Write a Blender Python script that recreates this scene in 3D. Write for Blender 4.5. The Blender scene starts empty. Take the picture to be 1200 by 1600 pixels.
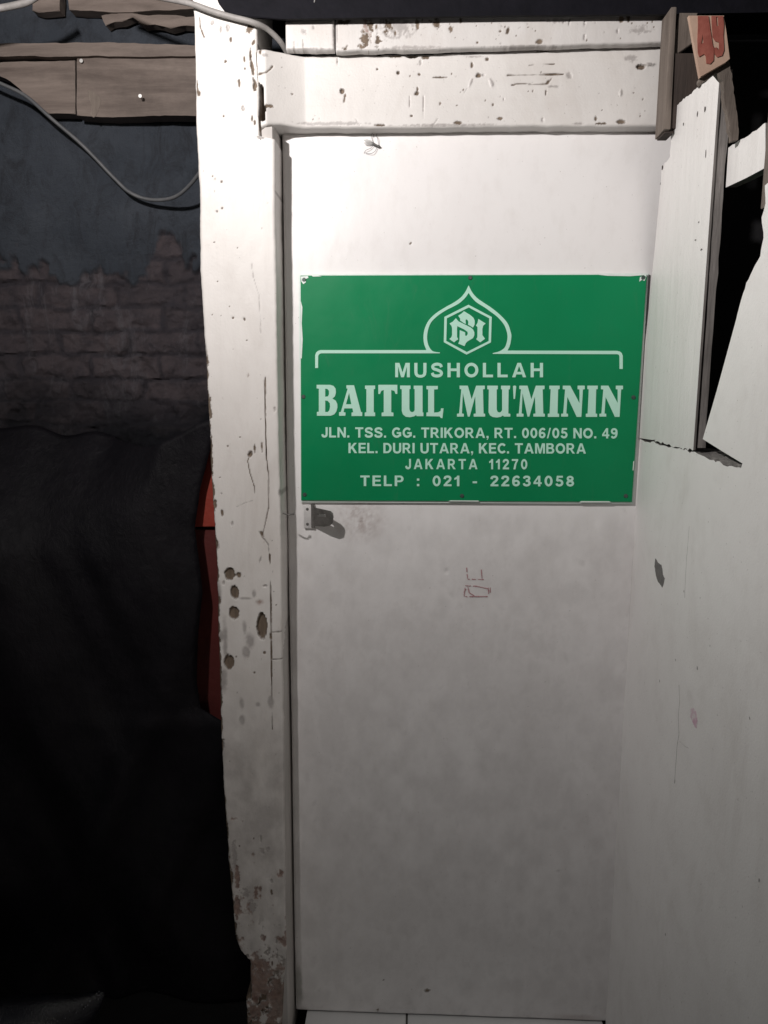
import bpy, bmesh, math, random
import numpy as np
from mathutils import Vector, Matrix

random.seed(7)
S = bpy.context.scene
COL = S.collection

# ------------------------------------------------------------------ camera
PITCH, YAW, ROLL = 0.16316, -0.03898, 0.00506
CAM = np.array([0.0, -1.74567, 1.60611])
FPX = 1200.0                                   # focal length in pixels of the 1200 x 1600 photograph


def cam_axes():
    cy, sy = math.cos(YAW), math.sin(YAW)
    cp, sp = math.cos(PITCH), math.sin(PITCH)
    f = np.array([sy * cp, cy * cp, -sp])
    r = np.array([cy, -sy, 0.0])
    u = np.cross(r, f)
    cr, sr = math.cos(ROLL), math.sin(ROLL)
    return r * cr + u * sr, u * cr - r * sr, f


AX_R, AX_U, AX_F = cam_axes()
cam_data = bpy.data.cameras.new("camera")
cam = bpy.data.objects.new("camera", cam_data)
COL.objects.link(cam)
M = Matrix.Identity(4)
for i in range(3):
    M[i][0], M[i][1], M[i][2], M[i][3] = AX_R[i], AX_U[i], -AX_F[i], CAM[i]
cam.matrix_world = M
cam_data.sensor_fit = 'VERTICAL'
cam_data.sensor_height = 24.0
cam_data.sensor_width = 18.0
cam_data.lens = 24.0 * FPX / 1600.0
cam_data.clip_start, cam_data.clip_end = 0.02, 200
S.camera = cam

# ------------------------------------------------------------------ night sky, exposure, lamp position
w = bpy.data.worlds.new("World")
S.world = w
w.use_nodes = True
nt = w.node_tree
nt.nodes.clear()
sky = nt.nodes.new("ShaderNodeTexSky")
sky.sky_type = 'NISHITA'
sky.sun_disc = False
sky.sun_elevation = math.radians(6)
sky.sun_rotation = math.radians(150)
hs = nt.nodes.new("ShaderNodeHueSaturation")
hs.inputs['Saturation'].default_value = 0.25
bg = nt.nodes.new("ShaderNodeBackground")
bg.inputs['Strength'].default_value = 0.035
wo = nt.nodes.new("ShaderNodeOutputWorld")
nt.links.new(sky.outputs[0], hs.inputs['Color'])
nt.links.new(hs.outputs[0], bg.inputs[0])
nt.links.new(bg.outputs[0], wo.inputs[0])
S.view_settings.view_transform = 'Standard'
S.view_settings.look = 'None'
S.view_settings.exposure = 0.0
S.view_settings.gamma = 1.0

LAMP = (-0.69, -1.28, 2.37)                     # flood lamp of the alley, out of the frame
LAMP_AIM = (0.64, 1.0, 0.49)
LAMP_POWER = 34.0
LAMP_COLOR = (1.0, 0.955, 0.93)

# ------------------------------------------------------------------ geometry helpers


def U(px, py, y=None, x=None):
    """Point of the plane y=const (or x=const) seen at a pixel of the 1200 x 1600 photograph."""
    d = AX_F + AX_R * (px - 600.0) / FPX - AX_U * (py - 800.0) / FPX
    t = (y - CAM[1]) / d[1] if x is None else (x - CAM[0]) / d[0]
    return CAM + d * t


def vnoise(x, y, seed=0):
    x = np.asarray(x, float); y = np.asarray(y, float)
    xi = np.floor(x).astype(np.int64); yi = np.floor(y).astype(np.int64)
    fx = x - xi; fy = y - yi
    fx = fx * fx * (3 - 2 * fx); fy = fy * fy * (3 - 2 * fy)

    def h(a, b):
        v = (a * 374761393 + b * 668265263 + seed * 974711 + 1013904223) & 0xffffffff
        v = ((v ^ (v >> 13)) * 1274126177) & 0xffffffff
        return ((v ^ (v >> 16)) & 0xffff) / 65535.0
    return ((h(xi, yi) * (1 - fx) + h(xi + 1, yi) * fx) * (1 - fy) +
            (h(xi, yi + 1) * (1 - fx) + h(xi + 1, yi + 1) * fx) * fy) * 2 - 1


def fbm(x, y, seed=0, o=4):
    s = 0; a = 1.0; tot = 0
    for k in range(o):
        s = s + a * vnoise(x * 2 ** k, y * 2 ** k, seed + k * 17); tot += a; a *= 0.55
    return s / tot


def link(name, me, mats, parent=None):
    o = bpy.data.objects.new(name, me)
    COL.objects.link(o)
    for m in (mats if isinstance(mats, (list, tuple)) else [mats]):
        me.materials.append(m)
    if parent is not None:
        o.parent = parent
    return o


def tag(o, label, cat, group=None):
    o['label'] = label
    o['category'] = cat
    if group:
        o['group'] = group
    return o


def structure(o):
    o['kind'] = 'structure'
    return o


def empty(name, loc=(0, 0, 0)):
    o = bpy.data.objects.new(name, None)
    o.empty_display_size = 0.1
    COL.objects.link(o)
    o.location = loc
    return o


def adopt(o, root):
    """parent o to a root empty while keeping o's coordinates in world space"""
    o.parent = root
    o.matrix_parent_inverse = Matrix.Translation(root.location).inverted()
    return o


def finish(me, angle=35):
    me.update()
    me.polygons.foreach_set("use_smooth", [True] * len(me.polygons))
    me.set_sharp_from_angle(angle=math.radians(angle))


def bm_mesh(name, bm, angle=35):
    bmesh.ops.recalc_face_normals(bm, faces=bm.faces)
    me = bpy.data.meshes.new(name)
    bm.to_mesh(me)
    bm.free()
    finish(me, angle)
    return me


def add_box(bm, lo, hi, bev=0.0, jit=0.0):
    v = [bm.verts.new((a, b, c)) for a in (lo[0], hi[0]) for b in (lo[1], hi[1]) for c in (lo[2], hi[2])]
    fs = [bm.faces.new([v[i] for i in q]) for q in
          ((0, 1, 3, 2), (4, 6, 7, 5), (0, 4, 5, 1), (2, 3, 7, 6), (0, 2, 6, 4), (1, 5, 7, 3))]
    if jit:
        for k in v:
            k.co += Vector((random.uniform(-jit, jit), random.uniform(-jit, jit), random.uniform(-jit, jit)))
    bmesh.ops.recalc_face_normals(bm, faces=fs)
    if bev:
        es = list({e for f in fs for e in f.edges})
        bmesh.ops.bevel(bm, geom=es, offset=bev, segments=2, affect='EDGES', profile=0.6)


def box(name, lo, hi, m, parent=None, bev=0.003, jit=0.0):
    bm = bmesh.new()
    add_box(bm, lo, hi, bev, jit)
    return link(name, bm_mesh(name, bm), m, parent)


def rough_poly(pts, step=0.01, amp=0.002, seed=1, edges=None):
    """resample a 2-D outline and roughen it; edges = indices of the sides to roughen (None: all)"""
    out = []
    n = len(pts)
    for i in range(n):
        a = np.array(pts[i], float); b = np.array(pts[(i + 1) % n], float)
        L = np.linalg.norm(b - a)
        k = max(1, int(L / step))
        nrm = np.array([-(b - a)[1], (b - a)[0]]) / max(L, 1e-9)
        for j in range(k):
            p = a + (b - a) * j / k
            if j and (edges is None or i in edges):
                p = p + nrm * amp * float(fbm(p[0] / (step * 3) + 3.1, p[1] / (step * 3) + 7.7, seed + i, 3)) * 2
            out.append(tuple(p))
    return out


def slab(name, outline3, offset, m, parent=None, bev=0.0, angle=35):
    """planar outline (list of 3-D points) pushed back by the vector offset"""
    from mathutils.geometry import delaunay_2d_cdt
    bm = bmesh.new()
    off = Vector(offset)
    nd = off.normalized()
    e1 = nd.orthogonal().normalized(); e2 = nd.cross(e1)
    o0 = Vector(outline3[0])
    n = len(outline3)
    if bev:
        a = [bm.verts.new(Vector(p)) for p in outline3]
        b = [bm.verts.new(Vector(p) + off) for p in outline3]
        f1 = bm.faces.new(a)
        bm.faces.new(b[::-1])
        for i in range(n):
            bm.faces.new([a[(i + 1) % n], a[i], b[i], b[(i + 1) % n]])
        bmesh.ops.bevel(bm, geom=list(f1.edges), offset=bev, segments=2, affect='EDGES')
        return link(name, bm_mesh(name, bm, angle), m, parent)
    co2 = [Vector(((Vector(p) - o0).dot(e1), (Vector(p) - o0).dot(e2))) for p in outline3]
    vc, ed, fc, *_ = delaunay_2d_cdt(co2, [(i, (i + 1) % n) for i in range(n)], [], 1, 1e-7)
    w0 = [(Vector(outline3[0]) - o0).dot(nd)]
    a = [bm.verts.new(o0 + e1 * v.x + e2 * v.y) for v in vc]
    b = [bm.verts.new(o0 + e1 * v.x + e2 * v.y + off) for v in vc]
    for f in fc:
        bm.faces.new([a[i] for i in f])
        bm.faces.new([b[i] for i in f][::-1])
    for e_ in [e_ for e_ in bm.edges if len(e_.link_faces) == 1]:
        p, q = e_.verts
        if p in a_index(a) and q in a_index(a):
            bm.faces.new([p, q, b[a_index(a)[q]], b[a_index(a)[p]]])
    return link(name, bm_mesh(name, bm, angle), m, parent)


def a_index(a, _c={}):
    if _c.get('k') is not a:
        _c['k'] = a
        _c['d'] = {v: i for i, v in enumerate(a)}
    return _c['d']


def catmull(pts, n=10):
    P = [np.array(p, float) for p in pts]
    P = [2 * P[0] - P[1]] + P + [2 * P[-1] - P[-2]]
    out = []
    for i in range(1, len(P) - 2):
        for k in range(n):
            t = k / n
            out.append(0.5 * ((2 * P[i]) + (-P[i - 1] + P[i + 1]) * t +
                              (2 * P[i - 1] - 5 * P[i] + 4 * P[i + 1] - P[i + 2]) * t * t +
                              (-P[i - 1] + 3 * P[i] - 3 * P[i + 1] + P[i + 2]) * t ** 3))
    out.append(P[-2])
    return out


def add_tube(bm, pts, rad, seg=10, flat=1.0):
    """rad: number or list of radii; closed with caps"""
    rings = []
    n = len(pts)
    prev = None
    for i, p in enumerate(pts):
        p = Vector(p)
        d = Vector(pts[min(i + 1, n - 1)]) - Vector(pts[max(i - 1, 0)])
        d.normalize()
        if prev is None:
            ref = Vector((0, 0, 1)) if abs(d.z) < 0.9 else Vector((1, 0, 0))
            a = d.cross(ref).normalized()
        else:
            a = (prev - d * prev.dot(d)).normalized()
        prev = a
        b = d.cross(a)
        r = rad[i] if isinstance(rad, (list, tuple, np.ndarray)) else rad
        rings.append([bm.verts.new(p + a * r * math.cos(2 * math.pi * k / seg) + b * r * flat * math.sin(2 * math.pi * k / seg))
                      for k in range(seg)])
    for i in range(n - 1):
        for k in range(seg):
            bm.faces.new([rings[i][k], rings[i][(k + 1) % seg], rings[i + 1][(k + 1) % seg], rings[i + 1][k]])
    bm.faces.new(rings[0][::-1])
    bm.faces.new(rings[-1])


def tube(name, pts, rad, m, parent=None, seg=10, n=10):
    bm = bmesh.new()
    add_tube(bm, catmull(pts, n), rad, seg)
    return link(name, bm_mesh(name, bm, 60), m, parent)


# ------------------------------------------------------------------ worn surfaces (a fine grid with marks of its own)
# a mark: ('e', px, py, rx, ry, angle, channel, depth, raggedness, softness)   an ellipse
#         ('l', [(px,py)...], half_width, channel, depth, raggedness)          a scratch or crack
#         ('p', [(px,py)...], channel, depth)                                  a broken-out polygon
# channels: 0 bare wood, 1 grey dirt, 2 brown rot, 3 moss
def relief(name, plane_y, across, T_range, lo, hi, step, thick, m, marks=(), parent=None, seed=0,
           wobble=0.0015, wave=0.0012, rnd=0.004, gain=(1, 1, 1, 1)):
    """board in the plane y = plane_y. across='x' : rows run along z, lo(z), hi(z) give x limits; across='z': rows along x"""
    t0, t1 = T_range
    nt_ = max(2, int(abs(t1 - t0) / step) + 1)
    t = np.linspace(t0, t1, nt_)
    a = np.array([lo(v) for v in t]); b = np.array([hi(v) for v in t])
    a = a + wobble * fbm(t / 0.03, t * 0 + seed, seed, 4)
    b = b + wobble * fbm(t / 0.03, t * 0 + seed + 5.5, seed + 3, 4)
    ns = max(2, int(np.max(b - a) / step) + 1)
    u = np.linspace(0, 1, ns)
    s = a[:, None] + (b - a)[:, None] * u[None, :]
    T = np.repeat(t[:, None], ns, 1)
    X, Z = (s, T) if across == 'x' else (T, s)
    wear = np.zeros((nt_, ns, 4))
    h = wave * fbm(X / 0.09, Z / 0.16, seed + 11, 4)
    # softened edges
    de = np.minimum(s - a[:, None], b[:, None] - s)
    dt = np.minimum(T - t0, t1 - T) if t1 > t0 else np.minimum(t0 - T, T - t1)
    for dd in (de, dt):
        q = np.clip(1 - dd / rnd, 0, 1)
        h = h - rnd * (1 - np.sqrt(np.clip(1 - q * q, 0, 1)))
    rag = fbm(X / 0.006, Z / 0.006, seed + 31, 4)
    rag2 = fbm(X / 0.003, Z / 0.003, seed + 57, 3)
    rag3 = fbm(X / 0.035, Z / 0.05, seed + 77, 5)
    for mk in marks:
        if mk[0] == 'e':
            _, px, py, rx, ry, ang, ch, dep, ragd, soft = mk
            c = U(px, py, y=plane_y); ex = np.linalg.norm(U(px + 1, py, y=plane_y) - c)
            dx = (X - c[0]); dz = (Z - c[2])
            ca, sa = math.cos(ang), math.sin(ang)
            e1 = (dx * ca + dz * sa) / (rx * ex); e2 = (-dx * sa + dz * ca) / (ry * ex)
            if soft > 0.8:
                d = np.sqrt(e1 * e1 + e2 * e2) + ragd * (1.0 * rag3 + 0.25 * rag)
                v = np.clip(1 - d, 0, 1); v = v * v * (3 - 2 * v) * 0.8
            else:
                d = np.sqrt(e1 * e1 + e2 * e2) + ragd * (0.7 * rag + 0.5 * rag2)
                v = np.clip((1 - d) / soft, 0, 1)
        elif mk[0] == 'l':
            _, pl, hw, ch, dep, ragd = mk
            W = [U(p[0], p[1], y=plane_y) for p in pl]
            ex = np.linalg.norm(U(pl[0][0] + 1, pl[0][1], y=plane_y) - W[0])
            v = np.zeros_like(X)
            for p, q in zip(W[:-1], W[1:]):
                vx, vz = q[0] - p[0], q[2] - p[2]
                L2 = vx * vx + vz * vz + 1e-12
                k = np.clip(((X - p[0]) * vx + (Z - p[2]) * vz) / L2, 0, 1)
                d = np.hypot(X - p[0] - k * vx, Z - p[2] - k * vz) / (hw * ex) + ragd * rag
                v = np.maximum(v, np.clip((1.3 - d) / 0.6, 0, 1) * np.clip(0.75 + 1.6 * rag3, 0.05, 1))
        elif mk[0] == 'f':
            v, ch, dep = mk[1](X, Z, s - a[:, None], rag, rag2, rag3)
        else:
            _, pl, ch, dep = mk
            W = [U(p[0], p[1], y=plane_y) for p in pl]
            xx = X + 0.0012 * rag; zz = Z + 0.0012 * rag2
            ins = np.zeros(X.shape, bool)
            for p, q in zip(W, W[1:] + W[:1]):
                cond = (p[2] > zz) != (q[2] > zz)
                ins ^= cond & (xx < (q[0] - p[0]) * (zz - p[2]) / (q[2] - p[2] + 1e-12) + p[0])
            v = ins.astype(float)
        if ch is not None:
            wear[..., ch] = np.maximum(wear[..., ch], np.clip(v * gain[ch], 0, 1))
        h = h - dep * v
    co = np.stack([X, plane_y - h, Z], -1).reshape(-1, 3)
    idx = np.arange(nt_ * ns).reshape(nt_, ns)
    quads = np.stack([idx[:-1, :-1], idx[:-1, 1:], idx[1:, 1:], idx[1:, :-1]], -1).reshape(-1, 4)
    ring = np.concatenate([idx[0, :], idx[1:, -1], idx[-1, -2::-1], idx[-2:0:-1, 0]])
    back = co[ring].copy(); back[:, 1] = plane_y + thick
    nb = len(ring)
    bi = np.arange(nb) + len(co)
    sk = np.stack([ring, bi, np.roll(bi, -1), np.roll(ring, -1)], -1)
    co = np.concatenate([co, back])
    me = bpy.data.meshes.new(name)
    faces = quads.tolist() + sk.tolist() + [bi[::-1].tolist()]
    me.from_pydata(co.tolist(), [], faces)
    bm = bmesh.new(); bm.from_mesh(me)
    bmesh.ops.recalc_face_normals(bm, faces=bm.faces)
    bm.to_mesh(me); bm.free()
    at = me.attributes.new("wear", 'FLOAT_COLOR', 'POINT')
    wr = np.concatenate([wear.reshape(-1, 4), wear.reshape(-1, 4)[ring]])
    at.data.foreach_set("color", wr.astype(np.float32).ravel())
    finish(me, 50)
    return link(name, me, m, parent)


def lin(tab):
    """piecewise linear function through (t, v) pairs"""
    tab = sorted(tab)
    A = [p[0] for p in tab]; B = [p[1] for p in tab]
    return lambda v: float(np.interp(v, A, B))


def edge_x(pxs, y):
    """x(z) along a list of pixels on the plane y"""
    P = [U(p[0], p[1], y=y) for p in pxs]
    return lin([(p[2], p[0]) for p in P])


def edge_z(pxs, y):
    P = [U(p[0], p[1], y=y) for p in pxs]
    return lin([(p[0], p[2]) for p in P])


# ------------------------------------------------------------------ materials
class NT:
    def __init__(self, name):
        self.m = bpy.data.materials.new(name)
        self.m.use_nodes = True
        self.t = self.m.node_tree
        self.b = self.t.nodes["Principled BSDF"]
        self.tc = self.t.nodes.new("ShaderNodeTexCoord")

    def n(self, kind, **kw):
        o = self.t.nodes.new(kind)
        for k, v in kw.items():
            setattr(o, k, v)
        return o

    def l(self, a, b):
        self.t.links.new(a, b)

    def noise(self, scale, detail=5, rough=0.6, stretch=(1, 1, 1), dist=0.0):
        mp = self.n("ShaderNodeMapping")
        mp.inputs['Scale'].default_value = stretch
        self.l(self.tc.outputs['Object'], mp.inputs[0])
        o = self.n("ShaderNodeTexNoise")
        o.inputs['Scale'].default_value = scale
        o.inputs['Detail'].default_value = detail
        o.inputs['Roughness'].default_value = rough
        o.inputs['Distortion'].default_value = dist
        self.l(mp.outputs[0], o.inputs['Vector'])
        return o.outputs['Fac']

    def ramp(self, fac, a, b, ca=(0, 0, 0, 1), cb=(1, 1, 1, 1)):
        r = self.n("ShaderNodeValToRGB")
        r.color_ramp.elements[0].position = a; r.color_ramp.elements[0].color = ca
        r.color_ramp.elements[1].position = b; r.color_ramp.elements[1].color = cb
        self.l(fac, r.inputs[0])
        return r.outputs[0]

    def mix(self, fac, a, b, mode='MIX'):
        o = self.n("ShaderNodeMix", data_type='RGBA', blend_type=mode)
        for sock, val in ((o.inputs[0], fac), (o.inputs[6], a), (o.inputs[7], b)):
            if isinstance(val, (int, float)):
                sock.default_value = val
            elif isinstance(val, tuple):
                sock.default_value = val if len(val) == 4 else (*val, 1)
            else:
                self.l(val, sock)
        return o.outputs[2]

    def math(self, op, a, b=0.0):
        o = self.n("ShaderNodeMath", operation=op)
        for sock, val in ((o.inputs[0], a), (o.inputs[1], b)):
            if isinstance(val, (int, float)):
                sock.default_value = val
            else:
                self.l(val, sock)
        return o.outputs[0]

    def bump(self, hgt, dist, strength=1.0):
        o = self.n("ShaderNodeBump")
        o.inputs['Distance'].default_value = dist
        o.inputs['Strength'].default_value = strength
        self.l(hgt, o.inputs['Height'])
        self.l(o.outputs[0], self.b.inputs['Normal'])

    def col(self, c):
        if isinstance(c, tuple):
            self.b.inputs['Base Color'].default_value = c if len(c) == 4 else (*c, 1)
        else:
            self.l(c, self.b.inputs['Base Color'])

    def rough(self, r):
        if isinstance(r, (int, float)):
            self.b.inputs['Roughness'].default_value = r
        else:
            self.l(r, self.b.inputs['Roughness'])


def plain(name, c1, c2, rough=0.6, scale=12, bump=0.001, metal=0.0, stretch=(1, 1, 1), detail=6):
    t = NT(name)
    f = t.noise(scale, detail, 0.65, stretch)
    t.col(t.mix(t.ramp(f, 0.3, 0.7), c1, c2))
    t.rough(rough)
    t.b.inputs['Metallic'].default_value = metal
    if bump:
        t.bump(t.noise(scale * 4, 5, 0.6, stretch), bump)
    return t.m


def painted(name, paint=(0.78, 0.755, 0.74), paint2=(0.70, 0.67, 0.65), stretch=(1, 1, 0.12), stain=0.35, rough=0.5, wear=True, bump=0.0006):
    t = NT(name)
    n1 = t.noise(2.2, 6, 0.6)
    n2 = t.noise(30, 6, 0.65, stretch)
    base = t.mix(t.ramp(n1, 0.35, 0.7), paint, paint2)
    base = t.mix(t.math('MULTIPLY', t.ramp(n2, 0.5, 0.8), 0.22), base, (0.5, 0.46, 0.43))
    # yellowish grime with a shape of its own
    base = t.mix(t.math('MULTIPLY', t.ramp(t.noise(5, 8, 0.7, (1, 1, 0.5), 0.6), 0.52, 0.78), stain), base, (0.42, 0.37, 0.33))
    # tiny flecks
    base = t.mix(t.math('MULTIPLY', t.ramp(t.noise(160, 2, 0.5), 0.72, 0.76), 0.5), base, (0.25, 0.22, 0.2))
    r = rough
    if wear:
        at = t.n("ShaderNodeAttribute", attribute_name="wear")
        sp = t.n("ShaderNodeSeparateColor")
        t.l(at.outputs['Color'], sp.inputs[0])
        wood = t.mix(t.ramp(t.noise(45, 6, 0.7, (1, 1, 0.15)), 0.3, 0.7), (0.08, 0.058, 0.042), (0.22, 0.168, 0.125))
        dn = t.math('ADD', 0.45, t.math('MULTIPLY', t.noise(60, 6, 0.7), 0.9))
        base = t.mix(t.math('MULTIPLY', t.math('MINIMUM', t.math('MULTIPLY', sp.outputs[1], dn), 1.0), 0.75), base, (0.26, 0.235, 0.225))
        rot = t.mix(t.ramp(t.noise(70, 6, 0.7), 0.35, 0.65), (0.12, 0.06, 0.045), (0.28, 0.17, 0.13))
        base = t.mix(t.math('MULTIPLY', t.math('MINIMUM', t.math('MULTIPLY', sp.outputs[2], dn), 1.0), 0.9), base, rot)
        base = t.mix(t.math('MULTIPLY', at.outputs['Alpha'], 0.85), base, (0.05, 0.06, 0.03))
        base = t.mix(t.ramp(sp.outputs[0], 0.03, 0.25), base, (0.34, 0.315, 0.295))
        base = t.mix(t.ramp(sp.outputs[0], 0.45, 0.7), base, wood)
        rr = t.mix(sp.outputs[0], (rough,) * 3, (0.9,) * 3)
        r = rr
    t.col(base)
    t.rough(r)
    t.bump(t.math('ADD', t.math('MULTIPLY', t.noise(24, 6, 0.6, stretch), 0.7), t.math('MULTIPLY', t.noise(220, 3, 0.5), 0.18)), bump * 3)
    return t.m


def weathered(name, a, b, stretch, scale=30, rough=0.85, bump=0.002):
    t = NT(name)
    f = t.noise(scale, 8, 0.7, stretch, 0.4)
    c = t.mix(t.ramp(f, 0.3, 0.72), a, b)
    c = t.mix(t.math('MULTIPLY', t.ramp(t.noise(4, 6, 0.7), 0.5, 0.75), 0.5), c, tuple(0.35 * x for x in a))
    t.col(c)
    t.rough(rough)
    t.bump(t.noise(scale * 1.6, 8, 0.7, stretch), bump)
    return t.m


PAINT = painted("white_paint_on_wood", paint=(0.72, 0.69, 0.665), paint2=(0.61, 0.58, 0.555), stain=0.45)
PAINT_H = painted("white_paint_on_lintel", paint=(0.66, 0.635, 0.615), paint2=(0.56, 0.535, 0.515), stretch=(0.12, 1, 1), stain=0.45)
PAINT_UP = painted("dirty_white_paint", paint=(0.62, 0.60, 0.585), paint2=(0.52, 0.495, 0.48), stretch=(1, 1, 0.2), stain=0.5)
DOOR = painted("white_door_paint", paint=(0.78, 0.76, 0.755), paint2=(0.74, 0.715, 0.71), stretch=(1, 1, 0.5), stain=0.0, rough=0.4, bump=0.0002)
WALLP = painted("white_wall_paint", paint=(0.86, 0.845, 0.83), paint2=(0.77, 0.75, 0.735), stretch=(0.5, 0.5, 0.45), stain=0.30, rough=0.6, wear=False, bump=0.0008)
PANELP = painted("white_panel_paint", paint=(0.80, 0.78, 0.765), paint2=(0.72, 0.70, 0.685), stretch=(1, 1, 0.15), stain=0.24, rough=0.5, wear=False, bump=0.0011)
GREYWOOD = weathered("grey_weathered_wood", (0.10, 0.09, 0.085), (0.30, 0.275, 0.26), (1, 1, 0.08), 60)
BROWNWOOD = weathered("dusty_brown_wood", (0.070, 0.052, 0.044), (0.185, 0.148, 0.128), (0.12, 1, 1), 24)
DARKWOOD = weathered("dark_brown_wood", (0.022, 0.015, 0.012), (0.06, 0.042, 0.034), (1, 1, 0.1), 40)
MIDWOOD = weathered("mid_brown_wood", (0.09, 0.07, 0.058), (0.20, 0.165, 0.14), (1, 1, 0.1), 50)
BLACK = plain("dark_roof_edge", (0.004, 0.004, 0.006), (0.008, 0.0075, 0.011), 0.7, 20, 0.001)
BLACK.node_tree.nodes["Principled BSDF"].inputs["Specular IOR Level"].default_value = 0.1
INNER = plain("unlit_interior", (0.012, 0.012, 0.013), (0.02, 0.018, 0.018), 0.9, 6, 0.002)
CEMENT = plain("broken_cement", (0.10, 0.095, 0.09), (0.32, 0.30, 0.285), 0.9, 60, 0.004)
CABLE = plain("dusty_cable", (0.20, 0.19, 0.18), (0.32, 0.30, 0.29), 0.6, 40, 0.0005)
CABLE_D = plain("grey_cable", (0.055, 0.058, 0.062), (0.10, 0.10, 0.104), 0.6, 40, 0.0005)
STEEL = plain("dull_steel", (0.12, 0.115, 0.11), (0.24, 0.23, 0.22), 0.45, 60, 0.0004, 0.7)
SCREW = plain("dull_screw", (0.03, 0.06, 0.05), (0.10, 0.12, 0.11), 0.5, 200, 0.0, 0.3)
ZINC = plain("zinc_plate", (0.62, 0.60, 0.59), (0.75, 0.73, 0.72), 0.35, 90, 0.0002, 0.3)
NAIL = plain("nail_steel", (0.45, 0.44, 0.43), (0.6, 0.59, 0.57), 0.4, 60, 0, 0.6)

# ------------------------------------------------------------------ ground and tiled floor
G = plain("dark_concrete", (0.006, 0.006, 0.006), (0.014, 0.013, 0.013), 0.85, 7, 0.004)
bm = bmesh.new()
for q in ((-14, -14), (14, -14), (14, 14), (-14, 14)):
    bm.verts.new((q[0], q[1], -0.06))
bm.faces.new(bm.verts)
structure(link("ground", bm_mesh("ground", bm), G))

TILE = plain("white_floor_tile", (0.76, 0.765, 0.76), (0.82, 0.82, 0.81), 0.18, 5, 0.0002)
GROUT = plain("dark_grout", (0.08, 0.075, 0.07), (0.13, 0.12, 0.11), 0.9, 60, 0.001)
bm = bmesh.new()
tx = [(-0.262, -0.0045), (-0.0005, 0.498)]
for a, b in tx:
    for k in range(2):
        add_box(bm, (a, 0.03 - 0.60 * (k + 1) + 0.004, -0.03), (b, 0.03 - 0.60 * k, 0.002), 0.004)
add_box(bm, (-0.258, -1.15, -0.055), (0.497, 0.026, -0.004))
me = bm_mesh("floor", bm)
fl = link("floor", me, [TILE, GROUT])
for p in me.polygons:
    if p.center.z < -0.0035 and p.center.z > -0.0045 and p.normal.z > 0.5:
        p.material_index = 1
structure(fl)

# ------------------------------------------------------------------ brick wall at the back left (bricks, joints and plaster are relief)
t = NT("shaded_brick_and_plaster")
at = t.n("ShaderNodeAttribute", attribute_name="wear")
sp_ = t.n("ShaderNodeSeparateColor"); t.l(at.outputs['Color'], sp_.inputs[0])
brick = t.mix(sp_.outputs[0], (0.046, 0.040, 0.046), (0.100, 0.080, 0.084))  # the shadow over the wall is put into these dark base colours
brick = t.mix(t.math('MULTIPLY', t.ramp(t.noise(26, 8, 0.75), 0.42, 0.7), 0.7), brick, (0.032, 0.031, 0.039))
brick = t.mix(t.math('MULTIPLY', t.ramp(t.noise(13, 8, 0.78, (1, 1, 0.35), 1.2), 0.54, 0.66), 0.6), brick, (0.125, 0.120, 0.132))
plast = t.mix(t.ramp(t.noise(5, 8, 0.7), 0.3, 0.7), (0.036, 0.043, 0.055), (0.062, 0.070, 0.085))  # bluish lens haze is put into the plaster colour
plast = t.mix(t.math('MULTIPLY', t.ramp(t.noise(17, 8, 0.8, (1, 1, 0.5), 1.0), 0.48, 0.66), 0.6), plast, (0.018, 0.018, 0.021))
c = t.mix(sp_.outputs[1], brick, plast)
c = t.mix(sp_.outputs[2], c, (0.009, 0.009, 0.012))  # painted shade: lower wall fades to near black
t.col(c)
t.rough(0.92)
t.b.inputs['Specular IOR Level'].default_value = 0.2
t.bump(t.noise(70, 8, 0.8), 0.012)
BRICK_M = t.m


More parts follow.
